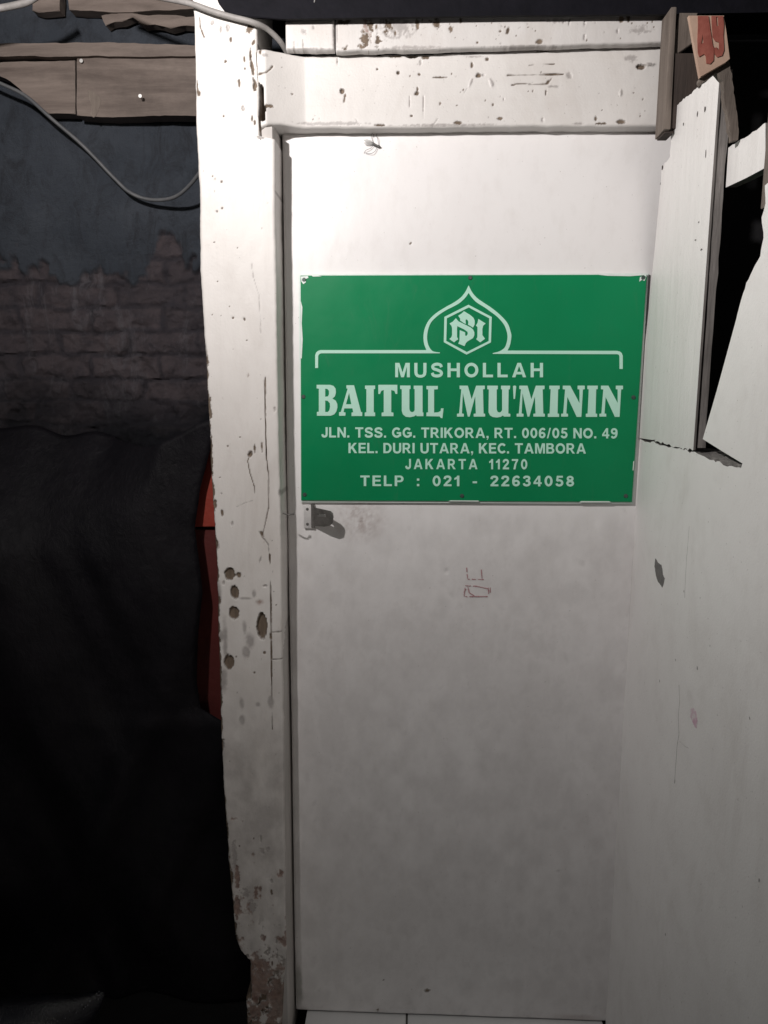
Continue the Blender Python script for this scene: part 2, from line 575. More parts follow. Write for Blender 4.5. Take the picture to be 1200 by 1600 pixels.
def brick_mesh():
    xs = np.arange(-2.2, -0.02, 0.0045); zs = np.arange(1.15, 2.62, 0.0045)
    X, Z = np.meshgrid(xs, zs)
    wx = X + 0.016 * fbm(X / 0.07, Z / 0.07, 101, 3); wz = Z + 0.012 * fbm(X / 0.09, Z / 0.06, 102, 3)
    rowh, bw_ = 0.060, 0.185
    r = np.floor(wz / rowh); fz = wz / rowh - r
    off = ((r * 0.5) % 1) * bw_ + 0.05 * vnoise(r * 3.7 + .5, r * 0 + .5, 9)
    k = np.floor((wx + off) / bw_); fx = (wx + off) / bw_ - k
    rnd = vnoise(k * 5.3 + .5, r * 7.1 + .5, 12)
    d = np.minimum(np.minimum(fx, 1 - fx) * bw_, np.minimum(fz, 1 - fz) * rowh)
    fil = np.clip((d - 0.004 + 0.005 * fbm(X / 0.018, Z / 0.018, 33, 4)) / 0.004, 0, 1)
    fill_joint = np.clip(fbm(X / 0.12, Z / 0.05, 51, 4) * 2.2 + 0.3, 0, 1)          # joints smeared full in places
    hb = fil * (0.007 + 0.006 * rnd) + (1 - fil) * 0.010 * fill_joint
    hb = hb + 0.008 * fbm(X / 0.03, Z / 0.03, 71, 6) * (0.5 + fil) - 0.010 * np.clip(fbm(X / 0.05, Z / 0.045, 88, 4) - 0.28, 0, 1) * 3
    edge = Z - 1.90 + 0.16 * fbm(X / 0.16, Z / 0.22, 61, 5) + 0.05 * fbm(X / 0.035, Z / 0.09, 64, 4)
    pl_ = np.clip(edge / 0.012, 0, 1)
    hp = 0.020 + 0.014 * fbm(X / 0.16, Z / 0.16, 81, 6)
    h = hb * (1 - pl_) + hp * pl_
    low_shade = np.clip((1.62 - Z + 0.12 * fbm(X / 0.13, Z / 0.10, 91, 5)) / 0.16, 0, 1)
    co = np.stack([X, 0.26 - h, Z], -1).reshape(-1, 3)
    ny, nx = X.shape
    idx = np.arange(ny * nx).reshape(ny, nx)
    q = np.stack([idx[:-1, :-1], idx[:-1, 1:], idx[1:, 1:], idx[1:, :-1]], -1).reshape(-1, 4)
    ringi = np.concatenate([idx[0, :], idx[1:, -1], idx[-1, -2::-1], idx[-2:0:-1, 0]])
    back = co[ringi].copy(); back[:, 1] = 0.30
    bi = np.arange(len(ringi)) + len(co)
    sk = np.stack([ringi, bi, np.roll(bi, -1), np.roll(ringi, -1)], -1)
    me = bpy.data.meshes.new("brick_face")
    me.from_pydata(np.concatenate([co, back]).tolist(), [], q.tolist() + sk.tolist())
    tint = np.clip(0.5 + 0.5 * rnd, 0, 1) * fil
    wr = np.stack([tint, pl_, low_shade, np.ones_like(low_shade)], -1).reshape(-1, 4)  # third channel holds the painted shade
    wr = np.concatenate([wr, wr[ringi]])
    a_ = me.attributes.new("wear", 'FLOAT_COLOR', 'POINT')
    a_.data.foreach_set("color", wr.astype(np.float32).ravel())
    finish(me, 60)
    return me


bwall = empty("brick_wall", (-1.2, 0.26, 0.0))
tag(bwall, "dark shaded brick wall with peeling plaster behind the white post", "wall")
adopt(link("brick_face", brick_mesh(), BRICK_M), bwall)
adopt(box("masonry", (-3.2, 0.285, -0.05), (2.6, 0.38, 2.75), plain("black_masonry", (0.005, 0.005, 0.006), (0.012, 0.011, 0.013), .9, 8, .003), bev=0), bwall)  # unseen backing added to block the sky behind the gaps

# ------------------------------------------------------------------ door frame: post, jamb, lintel
FRAME_Y = -0.075
frame = empty("door_frame", (-0.36, FRAME_Y, 0.0))
tag(frame, "chipped white painted wooden door frame with a wide post and thick lintel around the white door", "door frame")

R, D, B, MOSS = 0, 1, 2, 3


def e(px, py, rx, ry=None, ch=R, dep=0.0022, ang=0.0, rag=0.6, soft=0.45):
    return ('e', px, py, rx, ry if ry else rx, ang, ch, dep, rag, soft)


def smear(px, py, rx, ry, ch=D, ang=0.0, rag=0.7, soft=0.9):
    return ('e', px, py, rx, ry, ang, ch, 0.0002, rag, soft)


post_marks = [
    e(360.7, 61.7, 1.9, 4.4), e(352.5, 96, 2.2), e(373.7, 130, 2, 6), e(380, 169, 2.4, 4.5, D), e(349.8, 181.6, 1.7),
    e(308.5, 138, 1.6, 14), e(311, 146, 2.2, 5), e(390, 46, 5.5, 8, R, 0.001, 0, 0.9), e(396, 66, 2.2, 5.5, ang=-0.5), e(391, 83, 1.9, 11, ang=-.05),
    e(394, 104, 2.6, 15, ang=0.12, dep=0.004), e(398, 133, 3.4, 10, ang=0.1, dep=0.006), e(402, 91, 1.8, 14), e(403.8, 114, 1.6, 17),
    e(382, 92.6, 1.5, 4.5), e(382.6, 107, 1.5), e(394, 184, 1.4, 5.5), e(398, 191, 2, 4.6),
    ('l', [(312, 27), (313, 42), (319, 58)], 0.8, R, 0.001, 0.8), e(332, 35, 3, 5, D, 0.001, -0.4), e(356, 43, 3, 7, D), e(345, 45, 2, 6, D),
    ('l', [(403, 68), (406, 100), (406, 140), (405, 190), (407, 216)], 1.0, R, 0.006, 0.3),
    e(332, 275, 1.3), e(346, 284, 1.5), e(347, 325, 1.5), e(339, 330, 1.2), e(340, 440, 1.0), e(364, 497, 1.1, 2), e(382, 499, 1.5, 3, ang=0.4),
    ('l', [(393, 412), (395, 430), (400, 448), (405, 462), (406, 490), (407, 520)], 0.6, D, 0.0012, 0.6),
    ('l', [(414, 590), (414.7, 660), (416, 712), (419.7, 742), (420, 792), (413, 825), (409, 838)], 0.75, R, 0.003, 0.5),
    ('l', [(409, 838), (419, 850), (421.6, 874), (423, 935), (424, 1028), (424.5, 1090), (425.5, 1140)], 0.8, R, 0.003, 0.5),
    e(409, 834, 3, 5, R, 0.002, 0.5, 0.8), e(421.6, 872, 1.6, 9, R, 0.003), e(416, 708, 1.3, 8), e(409, 698, 1.3, 8), e(398, 701, 1.6, 7),
    e(391, 709, 4.6, 5.5, R, 0.006), ('l', [(389, 715), (387, 720), (391, 740), (398, 762), (398, 770)], 0.6, R, 0.001, 0.5),
    e(375, 683, 1.4), e(356, 697, 1.3), e(344, 746, 1.4), e(346, 771, 1.4), e(347, 801, 2.4, 5), e(336, 788, 3, 9, R, 0.002, 0, 0.8), e(334, 768, 2, 8, R, .001, 0, .8),
    ('l', [(370, 792), (382, 786), (395, 782)], 0.6, D, 0.0008, 0.5), e(363, 818, 2, 5, D), e(328, 640, 3, 18, R, 0.002, 0, 0.9), e(329, 690, 3, 9, R, .002, 0, .8),
    e(340, 852, 3, 9, D, .001, 0, .8), e(407, 873, 1.5, 6, D, .001, -.3),
    e(359, 897, 8.5, 10.5, R, 0.007, 0, 0.3, 0.2), e(373, 899, 3.6, 5.5, R, 0.004, 0, 0.6), e(366.5, 926, 6.8, 11.5, R, 0.007, 0.15, 0.25, 0.2),
    e(365.6, 957.7, 8.3, 11.3, R, 0.007, 0, 0.25, 0.2), e(409, 979, 8.8, 22.5, R, 0.010, 0, 0.22, 0.18), e(358, 1035, 8.5, 12.5, R, 0.007, 0, 0.35, 0.2),
    smear(382.5, 982, 5, 15), smear(391, 999, 11, 18), smear(385, 1018, 7, 12), smear(347, 994, 9, 15), smear(342, 924, 6, 25), smear(377, 1097, 6, 15),
    smear(422, 1095, 6, 13), smear(403, 1100, 6, 6), smear(378, 1127, 7, 12), smear(405, 941, 9, 8, B), smear(383, 935, 14, 3), smear(397, 929, 4, 8), smear(350, 1060, 9, 25),
    smear(352, 1010, 6, 60), e(397.5, 1051, 1.9), e(413, 1020, 2.4), e(414, 916, 3.6, 2.6, D), e(349, 911, 2.4, 3.5, D), e(423, 995, 2, 7), e(424, 1018, 2, 5),
    ('l', [(426, 988), (439, 987)], 0.9, R, 0.002, 0.3), ('l', [(426, 1031), (440, 1030)], 0.9, D, 0.004, 0.2),
    e(355, 1300, 2, 20, R, .002, 0, .9), e(347, 1200, 2, 14, R, .002, 0, .9), e(366, 1337, 4.5, 28, D, .001, 0, .8), e(370.6, 1372, 4, 26, B, .001, 0, .8), e(370, 1416, 5, 24, B, .001, 0, .8),
    e(411, 1465, 4.5, 5.5, B, .002), e(393, 1415, 8, 12, D, .001, 0, .9), e(424, 1394, 2, 6), e(424, 1377, 2.4, 4.5, D),
    e(410, 1329, 5, 5, D, .001, 0, 1.0), e(407, 1310, 1.5, 8, D), e(418, 1328, 3, 6, D, .001, 0, .9), e(374, 1322, 1.5), e(385, 1395, 7, 10, D, .001, 0, 1.0), e(425, 1505, 2, 5),
    e(400, 1395, 4, 12, B, .001, 0, .9), e(404, 1559, 16, 5, D, -0.002, 0.2, .5),
    ('f', lambda X, Z, s, r1, r2, r3: (np.clip((np.clip((0.66 - Z) / 0.5, 0, 1.1) * 0.72 + 0.85 * fbm(X / 0.030, Z / 0.045, 203, 5) + 0.15 * r1 - 0.55) / 0.22, 0, 1) * 0.85, B, 0.002)),
    ('f', lambda X, Z, s, r1, r2, r3: (np.clip((0.35 - Z) / 0.3, 0, 1) * np.clip((fbm(X / 0.018, Z / 0.022, 204, 5) - 0.22) / 0.12, 0, 1), R, 0.006)),
    ('f', lambda X, Z, s, r1, r2, r3: (np.clip((0.0035 - s + 0.007 * fbm(Z / 0.022, X / 0.05, 205, 4)) / 0.0016, 0, 1) * np.clip((1.7 - Z) / 0.1, 0, 1), R, 0.0012)),
    ('f', lambda X, Z, s, r1, r2, r3: (np.clip((0.95 - Z) / 0.6, 0, 0.4) * np.clip(0.5 + 1.2 * r3, 0, 1), D, 0.0)),
    ('f', lambda X, Z, s, r1, r2, r3: (np.clip((0.30 - Z) / 0.3, 0, 1) * np.clip((X + 0.345) / 0.05, 0, 1) * np.clip(0.6 + r3 + .4 * r1, 0, 1) * 0.8, MOSS, 0.0)),
    smear(446, 1560, 9, 45, MOSS), e(430, 300, 1, 3, D), e(429, 640, 2, 5, D), e(437, 770, 2, 6, D),
]
random.seed(3)
for _ in range(40):
    z = random.uniform(40, 1500)
    x0 = np.interp(z, [0, 600, 900, 1400], [305, 325, 340, 362])
    post_marks.append(e(random.uniform(x0 + 3, x0 + 95), z, random.uniform(0.5, 1.1), random.uniform(0.6, 2.0), random.choice((R, D)), .0006))
for _ in range(34):                                                        # nibbled left edge
    z = random.uniform(560, 1470)
    x0 = np.interp(z, [560, 640, 750, 880, 1000, 1150, 1250, 1350, 1470], [321, 325, 330, 338, 341, 345, 350, 357, 368])
    post_marks.append(e(x0 + random.uniform(-1, 3), z, random.uniform(1.5, 4), random.uniform(3, 14), random.choice((R, R, D)), .002, 0, .8))

pl = edge_x([(298, -40), (300, 0), (303, 30), (306, 200), (307, 214), (311, 300), (312, 420), (321, 560), (325, 640), (330, 750), (333, 800), (338, 880),
             (341, 1000), (345, 1150), (350, 1250), (357, 1350), (368, 1470), (376, 1486), (390, 1503), (391, 1550), (384, 1560), (387, 1640), (390, 1700)], FRAME_Y)
pr = edge_x([(403, -40), (402, 60), (405, 130), (406, 190), (407, 212), (430, 217), (430, 320), (433, 500), (435, 640), (438, 760), (440, 850), (441, 1030), (443, 1150),
             (446, 1400), (448, 1480), (444, 1530), (440, 1600), (440, 1700)], FRAME_Y)
zt = U(350, -30, y=FRAME_Y)[2]
adopt(relief("post", FRAME_Y, 'x', (-0.05, zt), pl, pr, 0.0019, 0.16, PAINT, post_marks, seed=2, wobble=0.0012, wave=0.0016, rnd=0.006, gain=(1, 1.7, 2.0, 1)), frame)

# jamb behind the post: its right face is the reveal next to the door
xj = U(441, 220, y=0.0)[0] - 0.004
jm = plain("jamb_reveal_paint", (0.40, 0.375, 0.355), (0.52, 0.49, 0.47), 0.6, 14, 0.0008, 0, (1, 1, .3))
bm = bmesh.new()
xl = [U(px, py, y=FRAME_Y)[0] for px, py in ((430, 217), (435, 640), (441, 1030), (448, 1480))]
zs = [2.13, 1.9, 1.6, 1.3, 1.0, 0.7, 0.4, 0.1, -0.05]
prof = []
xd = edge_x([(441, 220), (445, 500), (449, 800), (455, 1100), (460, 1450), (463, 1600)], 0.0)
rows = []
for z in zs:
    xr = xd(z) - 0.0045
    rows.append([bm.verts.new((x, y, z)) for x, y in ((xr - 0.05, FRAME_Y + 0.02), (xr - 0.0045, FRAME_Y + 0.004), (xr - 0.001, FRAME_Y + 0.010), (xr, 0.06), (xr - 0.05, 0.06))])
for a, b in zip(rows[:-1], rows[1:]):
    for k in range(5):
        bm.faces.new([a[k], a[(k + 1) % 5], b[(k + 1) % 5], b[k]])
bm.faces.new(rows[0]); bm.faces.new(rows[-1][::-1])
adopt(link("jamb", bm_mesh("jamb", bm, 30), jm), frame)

LINT_Y = -0.036
lint_marks = [
    ('f', lambda X, Z, s, r1, r2, r3: (np.clip((-0.235 - X) / 0.075, 0, 1) ** 1.3, None, -0.036)),
    ('p', [(402, 136), (406.6, 138), (414, 143), (416.7, 147), (417.5, 174), (420, 177), (419, 197), (411, 198), (413, 208), (402, 208)], R, 0.03),
    e(534.4, 142.4, 3.8, 3.8, R, .006), e(538.6, 152, 1.8, 7, R, .002, -.2), e(622, 114, 2.8, 2.6, R, .005), e(651, 146, 4.4, 3.4, R, .004), e(652, 138, 1.5, 4), e(655, 116, 2.4, 1.7),
    e(688, 120.5, 13, 1.2), e(748, 117.5, 4.5, 3.4, R, .005), e(755, 117, 3, 2, D), e(737.5, 101.6, 2.4, 4.4), e(594, 195.5, 9.5, 1.8, R, .003), e(715, 191.6, 6, 3.2, R, .002, 0, .9),
    e(644, 88, 11.5, 2.6, R, .006, 0, .25), e(664, 89.6, 7, 2.5, R, .002, 0, .9), e(592, 84.5, 4.4, 2.4, R, .004), e(619, 88, 11, 1.8, R, .002, 0, .9), e(589, 107.6, 1.8, 2),
    e(457.6, 149, 2.2, 1.4), e(688, 162, 1.3, 3), e(643, 181, 1.8), ('l', [(410.5, 126.5), (421, 123.5), (426, 118), (430, 111.5)], 1.0, R, 0.003, 0.5),
    e(424, 175, 9, 3, R, .002, 0.2, .9), e(412, 92, 2.5, 4.5, R, .003), e(420, 97, 5, 3, D, .0006, 0, .9),
    e(761.5, 92, 4.5, 2.8, R, .002, 0, .7), ('l', [(793, 117.5), (830, 116.8), (880, 115.4)], 0.9, R, 0.003, 0.5), ('l', [(826, 101.5), (845, 100), (866, 99.5)], 0.6, R, 0.0015, 0.6),
    ('l', [(799, 133), (808, 130.5), (830, 131.3), (856, 131), (862, 122)], 0.7, R, 0.002, 0.6), e(802, 132.5, 4, 1.6), e(890.5, 117.5, 4.5, 4.5, D, .002, 0, .8), e(856, 128, 2, 4, R, .002, -.5),
    e(1001, 104, 9, 4.5, R, .007, 0, .4), e(1015, 101, 9, 3, D, -.004), e(970, 190, 8.5, 3.8, R, .003, 0, .3), e(781, 185, 4.5, 2.7, R, .001, 0, .8), e(931, 185, 2, 3.4),
    e(847, 79.4, 10, 1.6, R, .002, 0, .8), e(853, 144.5, 1.2, 4.4), e(833, 142, 1.2, 2.4), e(770.5, 163, 1.5, 3), e(787, 155, 1, 3, D), e(848, 187, 2, 4, D), e(905, 193, 12, 1.5, D), e(940, 193, 10, 1.6, R, .001, 0, .9),
    e(865, 135, 12, 2, D, -.002), e(735, 130, 2, 9, D, -.002, -.4), e(768, 130, 3, 9, D, -.002, .4), e(985, 92, 10, 5, D, .0005, 0, 1), e(990, 145, 1.3), e(970, 145, 2, 6, D, -.002), e(1005, 155, 1.2),
    ('l', [(556, 186), (562, 196)], 0.7, D, 0.001, 0.4), ('l', [(684, 185), (676, 197)], 0.7, D, .001, .4), ('l', [(730, 137), (725, 145)], 0.7, D, .001, .4), e(527, 95, 1, 6, D), e(640, 160, 1, 10, D), e(662, 168, .8, 25, D),
    e(520, 193, 60, 3, D, .0003, 0, .9), e(700, 195, 90, 2, D, .0003, 0, .9), e(657, 97, 2, 5, D), e(740, 88, 16, 2, D, .001, 0, .8), e(700, 84, 26, 3, D, -.003, 0, .6),
]
for _ in range(38):
    lint_marks.append(e(random.uniform(425, 1025), random.uniform(92, 192), random.uniform(0.6, 1.3), random.uniform(0.6, 1.6), random.choice((R, D)), .0008))
lb = edge_z([(400, 200), (410, 210), (428, 203), (441, 200.5), (600, 200), (800, 198), (1045, 197)], LINT_Y)
lt = edge_z([(400, 90), (408, 88), (500, 85), (590, 83), (650, 85), (720, 81), (800, 77), (900, 74), (1045, 70)], LINT_Y)
x0 = U(405, 150, y=LINT_Y)[0]; x1 = U(1046, 150, y=LINT_Y)[0]
adopt(relief("lintel", LINT_Y, 'z', (x0, x1), lb, lt, 0.0019, 0.12, PAINT_H, lint_marks, seed=9, wobble=0.0012, wave=0.0016, rnd=0.006), frame)

# little hook bent across the gap below the sign
hk = [U(442, 802, y=-0.072), U(448, 804, y=-0.078), U(453, 804, y=-0.080), U(458, 803, y=-0.074)]
bm = bmesh.new(); add_tube(bm, catmull([list(p) for p in hk], 6), 0.0016, 8)
hb = U(458, 803, y=-0.076)
bmesh.ops.create_uvsphere(bm, u_segments=10, v_segments=6, radius=0.0028, matrix=Matrix.Translation(Vector(hb)))
adopt(link("hook", bm_mesh("hook", bm, 60), STEEL), frame)

# ------------------------------------------------------------------ door with hasp and old stamp mark
door = empty("door", (0.1, 0.0, 0.0))
tag(door, "plain white door with scuffed greyish lower half below the green sign", "door")
door_marks = [
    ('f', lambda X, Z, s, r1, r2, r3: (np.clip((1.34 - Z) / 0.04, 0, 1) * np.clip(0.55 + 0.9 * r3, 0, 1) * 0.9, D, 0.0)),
    ('f', lambda X, Z, s, r1, r2, r3: (np.clip(1 - np.hypot((X + 0.125) / 0.075, (Z - 1.30) / 0.065), 0, 1) * np.clip(0.7 + 0.9 * r3 + 0.9 * r1, 0, 1) * 1.5, B, 0.0)),
    ('f', lambda X, Z, s, r1, r2, r3: (np.clip((0.12 - Z) / 0.12, 0, 1) * np.clip(0.3 + r3 + .4 * r1, 0, 1) * 2, D, 0.0)), smear(540, 880, 40, 60, D, 0, .9), smear(610, 1190, 30, 12), smear(560, 1190, 26, 5),
    smear(600, 1250, 14, 60, D, .4), smear(690, 1240, 40, 30), smear(480, 1210, 6, 30), smear(880, 930, 120, 26), smear(940, 860, 50, 30), smear(760, 900, 100, 60, D, 0, .9), smear(520, 935, 40, 20),
    smear(640, 1420, 180, 60), smear(500, 1560, 40, 22), smear(900, 1560, 60, 40), smear(930, 1420, 30, 120, D, 0, .9), smear(850, 1210, 60, 80), smear(700, 1000, 200, 70, D, 0, 1.1), smear(520, 1120, 40, 160, D, 0, 1.0),
    smear(820, 1100, 160, 60, D, 0, 1.1), smear(590, 1500, 120, 50, D, 0, 1), smear(800, 1480, 160, 60, D, 0, 1),
    e(667, 1548, 4, 3.2, R, .001), e(600, 1532, 1.5), e(590, 1578, 2), e(642, 380, 1.5), e(872, 1362, 1.6, 2.5, D), e(860, 1460, 1.5, 6, D), e(800, 1478, 1.5, 4, D), e(735, 1590, 30, 2, D),
    e(698, 893, 2.2, 6, D), e(706, 930, 4, 8, D, .0003, 0, .8), smear(466, 1540, 8, 50, MOSS), smear(520, 1585, 40, 6, B), smear(900, 1590, 50, 8, B),
]
for _ in range(60):
    door_marks.append(smear(random.uniform(480, 980), random.uniform(800, 1580), random.uniform(2, 7), random.uniform(3, 16), D, random.uniform(-.8, .8), .9))
for _ in range(50):
    door_marks.append(e(random.uniform(470, 985), random.uniform(800, 1580), random.uniform(1.0, 1.8), random.uniform(1, 2.2), D, .0003))
for _ in range(45):
    a0, b0, th = random.uniform(480, 960), random.uniform(820, 1560), random.uniform(-1.9, 1.9)
    L0 = random.uniform(6, 34)
    door_marks.append(('l', [(a0, b0), (a0 + L0 * math.cos(th), b0 + L0 * math.sin(th))], random.uniform(.5, .9), D, 0.0003, .6))
dl = lin([(z, xd(z)) for z in np.linspace(0, 2.2, 12)])
dr = lambda z: 0.56
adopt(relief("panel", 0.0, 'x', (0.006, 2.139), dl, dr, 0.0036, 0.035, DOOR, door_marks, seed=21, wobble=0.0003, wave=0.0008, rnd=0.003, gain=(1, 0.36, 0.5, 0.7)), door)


def flat_curve(name, loops, y, m, parent=None, thick=0.0008, mapf=None):
    """filled outlines (with holes) lying on a plane y = const, given in photograph pixels"""
    cu = bpy.data.curves.new(name, 'CURVE')
    cu.dimensions = '2D'
    cu.fill_mode = 'BOTH'
    cu.extrude = thick / 2
    for lp in loops:
        sp = cu.splines.new('POLY')
        sp.points.add(len(lp) - 1)
        for i, p in enumerate(lp):
            q = U(p[0], p[1], y=y)
            sp.points[i].co = (q[0], q[2], 0, 1)
        sp.use_cyclic_u = True
    return curve_to_mesh(name, cu, y, m, parent)


def curve_to_mesh(name, cu, y, m, parent):
    tmp = bpy.data.objects.new("tmp", cu)
    COL.objects.link(tmp)
    dg = bpy.context.evaluated_depsgraph_get()
    me = bpy.data.meshes.new_from_object(tmp.evaluated_get(dg))
    bpy.data.objects.remove(tmp)
    n = len(me.vertices)
    co = np.zeros(n * 3); me.vertices.foreach_get("co", co); co = co.reshape(-1, 3)
    out = np.stack([co[:, 0], y - co[:, 2], co[:, 1]], -1)
    me.vertices.foreach_set("co", out.ravel())
    me.materials.clear()
    bm = bmesh.new(); bm.from_mesh(me)
    bmesh.ops.recalc_face_normals(bm, faces=bm.faces)
    bm.to_mesh(me); bm.free()
    me.name = name
    finish(me, 30)
    return link(name, me, m, parent)


def strokes(segs, hw, seed):
    """ragged ink strokes as small closed loops"""
    loops = []
    rnd = random.Random(seed)
    for (ax, ay), (bx, by) in segs:
        L = math.hypot(bx - ax, by - ay); n = max(1, int(L / 3))
        for k in range(n):
            if rnd.random() < 0.14:
                continue
            x0 = ax + (bx - ax) * k / n; y0 = ay + (by - ay) * k / n
            x1 = ax + (bx - ax) * (k + .95) / n; y1 = ay + (by - ay) * (k + .95) / n
            nx, ny = -(by - ay) / L, (bx - ax) / L
            a, b = hw * rnd.uniform(.4, 1.2), hw * rnd.uniform(.4, 1.2)
            loops.append([(x0 + nx * a, y0 + ny * a), (x1 + nx * b, y1 + ny * b), (x1 - nx * a, y1 - ny * a), (x0 - nx * b, y0 - ny * b)])
    return loops


INK = plain("faded_red_ink", (0.36, 0.15, 0.17), (0.50, 0.30, 0.31), 0.7, 300, 0)
adopt(flat_curve("stamp_mark", strokes([((729, 887), (730.5, 904)), ((731, 905), (756, 905.5)), ((752, 890), (753, 904)), ((727, 915), (725, 932)), ((727, 915), (745, 916)), ((745, 916), (763, 920)),
                                        ((763, 918), (763.5, 928)), ((766, 918), (766, 926)), ((727, 932), (762, 932)), ((731, 917), (733, 926)), ((733, 926), (741, 931)), ((725, 926), (728, 920))], 0.75, 5),
                 -0.0012, INK, None, 0.0006), door)

# hasp: base leaf screwed to the door edge, slotted flap swung half open
hasp = empty("hasp", tuple(U(488, 802, y=0.0)))
adopt(hasp, door)
xh, zh0, zh1 = U(489, 806, y=-0.004)[0], U(489, 824, y=-0.004)[2], U(489, 790, y=-0.004)[2]
o = box("leaf", (xh - 0.021, -0.0075, zh0 - 0.002), (xh - 0.003, -0.0008, zh1), ZINC, bev=0.0012)
adopt(o, hasp)
for zz in (zh0 + 0.008, zh1 - 0.008):
    bm = bmesh.new()
    bmesh.ops.create_cone(bm, cap_ends=True, segments=12, radius1=0.0036, radius2=0.0026, depth=0.0016, matrix=Matrix.Translation(Vector((xh - 0.0125, -0.0082, zz))) @ Matrix.Rotation(math.radians(90), 4, 'X'))
    adopt(link("screw", bm_mesh("screw", bm, 30), STEEL), hasp)
bm = bmesh.new()
add_tube(bm, [(xh, -0.006, zh0), (xh, -0.006, zh1 + 0.004)], 0.0042, 12)
adopt(link("knuckle", bm_mesh("knuckle", bm, 40), STEEL), hasp)
ang = math.radians(42); FL = 0.073
fx, fy = math.cos(ang), -math.sin(ang)


def flap_pt(s, z, off=0.0):
    return (xh + fx * s + math.sin(ang) * off, -0.006 + fy * s + math.cos(ang) * off, z + 0.05 * s)


hz = (zh0 + zh1) / 2
out2 = [(0, -.0205), (.040, -.0195), (.058, -.016), (.067, -.008), (.0695, .004), (.068, .012), (.061, .0165), (.02, .020), (0, .0215)]
slot = [(.020, .0015), (.045, .002), (.0465, .005), (.045, .009), (.020, .0085), (.0185, .005)]
cu = bpy.data.curves.new("flap", 'CURVE'); cu.dimensions = '2D'; cu.fill_mode = 'BOTH'; cu.extrude = 0.001; cu.bevel_depth = 0.0006
for lp in (out2, slot):
    sp = cu.splines.new('POLY'); sp.points.add(len(lp) - 1)
    for i, p in enumerate(lp):
        sp.points[i].co = (p[0], p[1], 0, 1)
    sp.use_cyclic_u = True
tmp = bpy.data.objects.new("tmp", cu); COL.objects.link(tmp)
me = bpy.data.meshes.new_from_object(tmp.evaluated_get(bpy.context.evaluated_depsgraph_get()))
bpy.data.objects.remove(tmp)
me.materials.clear()
for v in me.vertices:
    s_, z_, o_ = v.co
    v.co = flap_pt(s_, hz + z_, o_)
finish(me, 40)
adopt(link("flap", me, STEEL), hasp)

# ------------------------------------------------------------------ green sign
SY = -0.0135
GREEN = NT("green_acrylic")
gn = GREEN.noise(3.0, 5, 0.6)
GREEN.col(GREEN.mix(GREEN.math('MULTIPLY', GREEN.ramp(GREEN.noise(34, 8, .8, (1, 1, .25), 1.0), .56, .74), .16), GREEN.mix(GREEN.ramp(gn, 0.3, 0.7), (0.0004, 0.185, 0.066), (0.0008, 0.215, 0.080)), (0.10, 0.16, 0.12)))
GREEN.rough(GREEN.mix(GREEN.ramp(GREEN.noise(14, 6, .7), .35, .7), (0.34,) * 3, (0.46,) * 3))
GREEN.b.inputs['Specular IOR Level'].default_value = 0.22
GREEN.bump(GREEN.noise(5, 3, .5), .004)
GREEN = GREEN.m
LETTER = plain("pale_green_vinyl", (0.44, 0.74, 0.60), (0.50, 0.78, 0.65), 0.4, 8, 0)
WHITE_EDGE = plain("white_acrylic_edge", (0.62, 0.70, 0.66), (0.75, 0.80, 0.77), 0.4, 60, 0.0003)

corners = [(469.5, 430.5), (1011, 429), (987.5, 784.5), (470.5, 782)]
sign = empty("signboard", tuple(U(728, 608, y=SY)))
tag(sign, "green rectangular mosque signboard with pale lettering and dome emblem screwed to the white door", "sign")
c3 = [U(a, b, y=SY) for a, b in corners]
o = slab("panel", [tuple(p) for p in (c3[0], c3[3], c3[2], c3[1])], (0, 0.0045, 0), GREEN, None, bev=0.0008)
adopt(o, sign)
# pale unpainted rim standing just outside the green
rim_o = [(466.3, 432.5), (468, 428.3), (1013.5, 427), (989.5, 787), (880, 786.6), (470, 785)]
rp = [U(a, b, y=SY + 0.0048) for a, b in rim_o]
o = slab("rim", [tuple(p) for p in rp[::-1]], (0, 0.0075, 0), WHITE_EDGE, None, bev=0.0006)
adopt(o, sign)

f1 = lambda l: [(480 + x / 4.615, 590 + y / 4.615) for x, y in l]
f2 = lambda l, dx=0: [(700 + (x + dx) / 4.138, 590 + y / 4.138) for x, y in l]
LY = SY - 0.0006
loops = []
loops += [f1([(68, 52), (165, 52), (190, 60), (205, 80), (207, 110), (200, 135), (182, 152), (205, 165), (217, 190), (218, 215), (210, 245), (195, 265), (170, 275), (70, 275), (70, 248), (84, 245), (84, 80), (68, 78)]),
          f1([(130, 80), (145, 82), (157, 95), (157, 120), (150, 135), (130, 138)]), f1([(130, 165), (148, 168), (163, 185), (165, 210), (160, 235), (148, 248), (130, 248)])]
loops += [f1([(283, 55), (338, 55), (388, 248), (397, 250), (397, 277), (320, 277), (320, 252), (332, 250), (326, 222), (268, 222), (262, 248), (277, 252), (275, 275), (230, 275), (230, 250), (243, 247), (292, 80), (283, 78)]),
          f1([(302, 110), (318, 192), (280, 192)])]
loops += [f1([(417, 57), (490, 57), (490, 82), (480, 84), (480, 250), (490, 252), (490, 278), (415, 278), (415, 252), (427, 250), (427, 84), (417, 82)])]
loops += [f1([(513, 52), (650, 52), (650, 118), (638, 118), (628, 95), (606, 90), (606, 250), (622, 253), (622, 278), (537, 278), (537, 253), (552, 250), (552, 90), (535, 95), (525, 118), (513, 118)])]
loops += [f1([(670, 57), (745, 57), (745, 82), (737, 84), (737, 225), (742, 242), (755, 250), (768, 245), (775, 235), (775, 84), (768, 82), (768, 58), (832, 58), (832, 250), (838, 252), (838, 278), (790, 278), (785, 270), (770, 280),
              (740, 286), (710, 282), (690, 265), (682, 240), (682, 84), (670, 82)])]
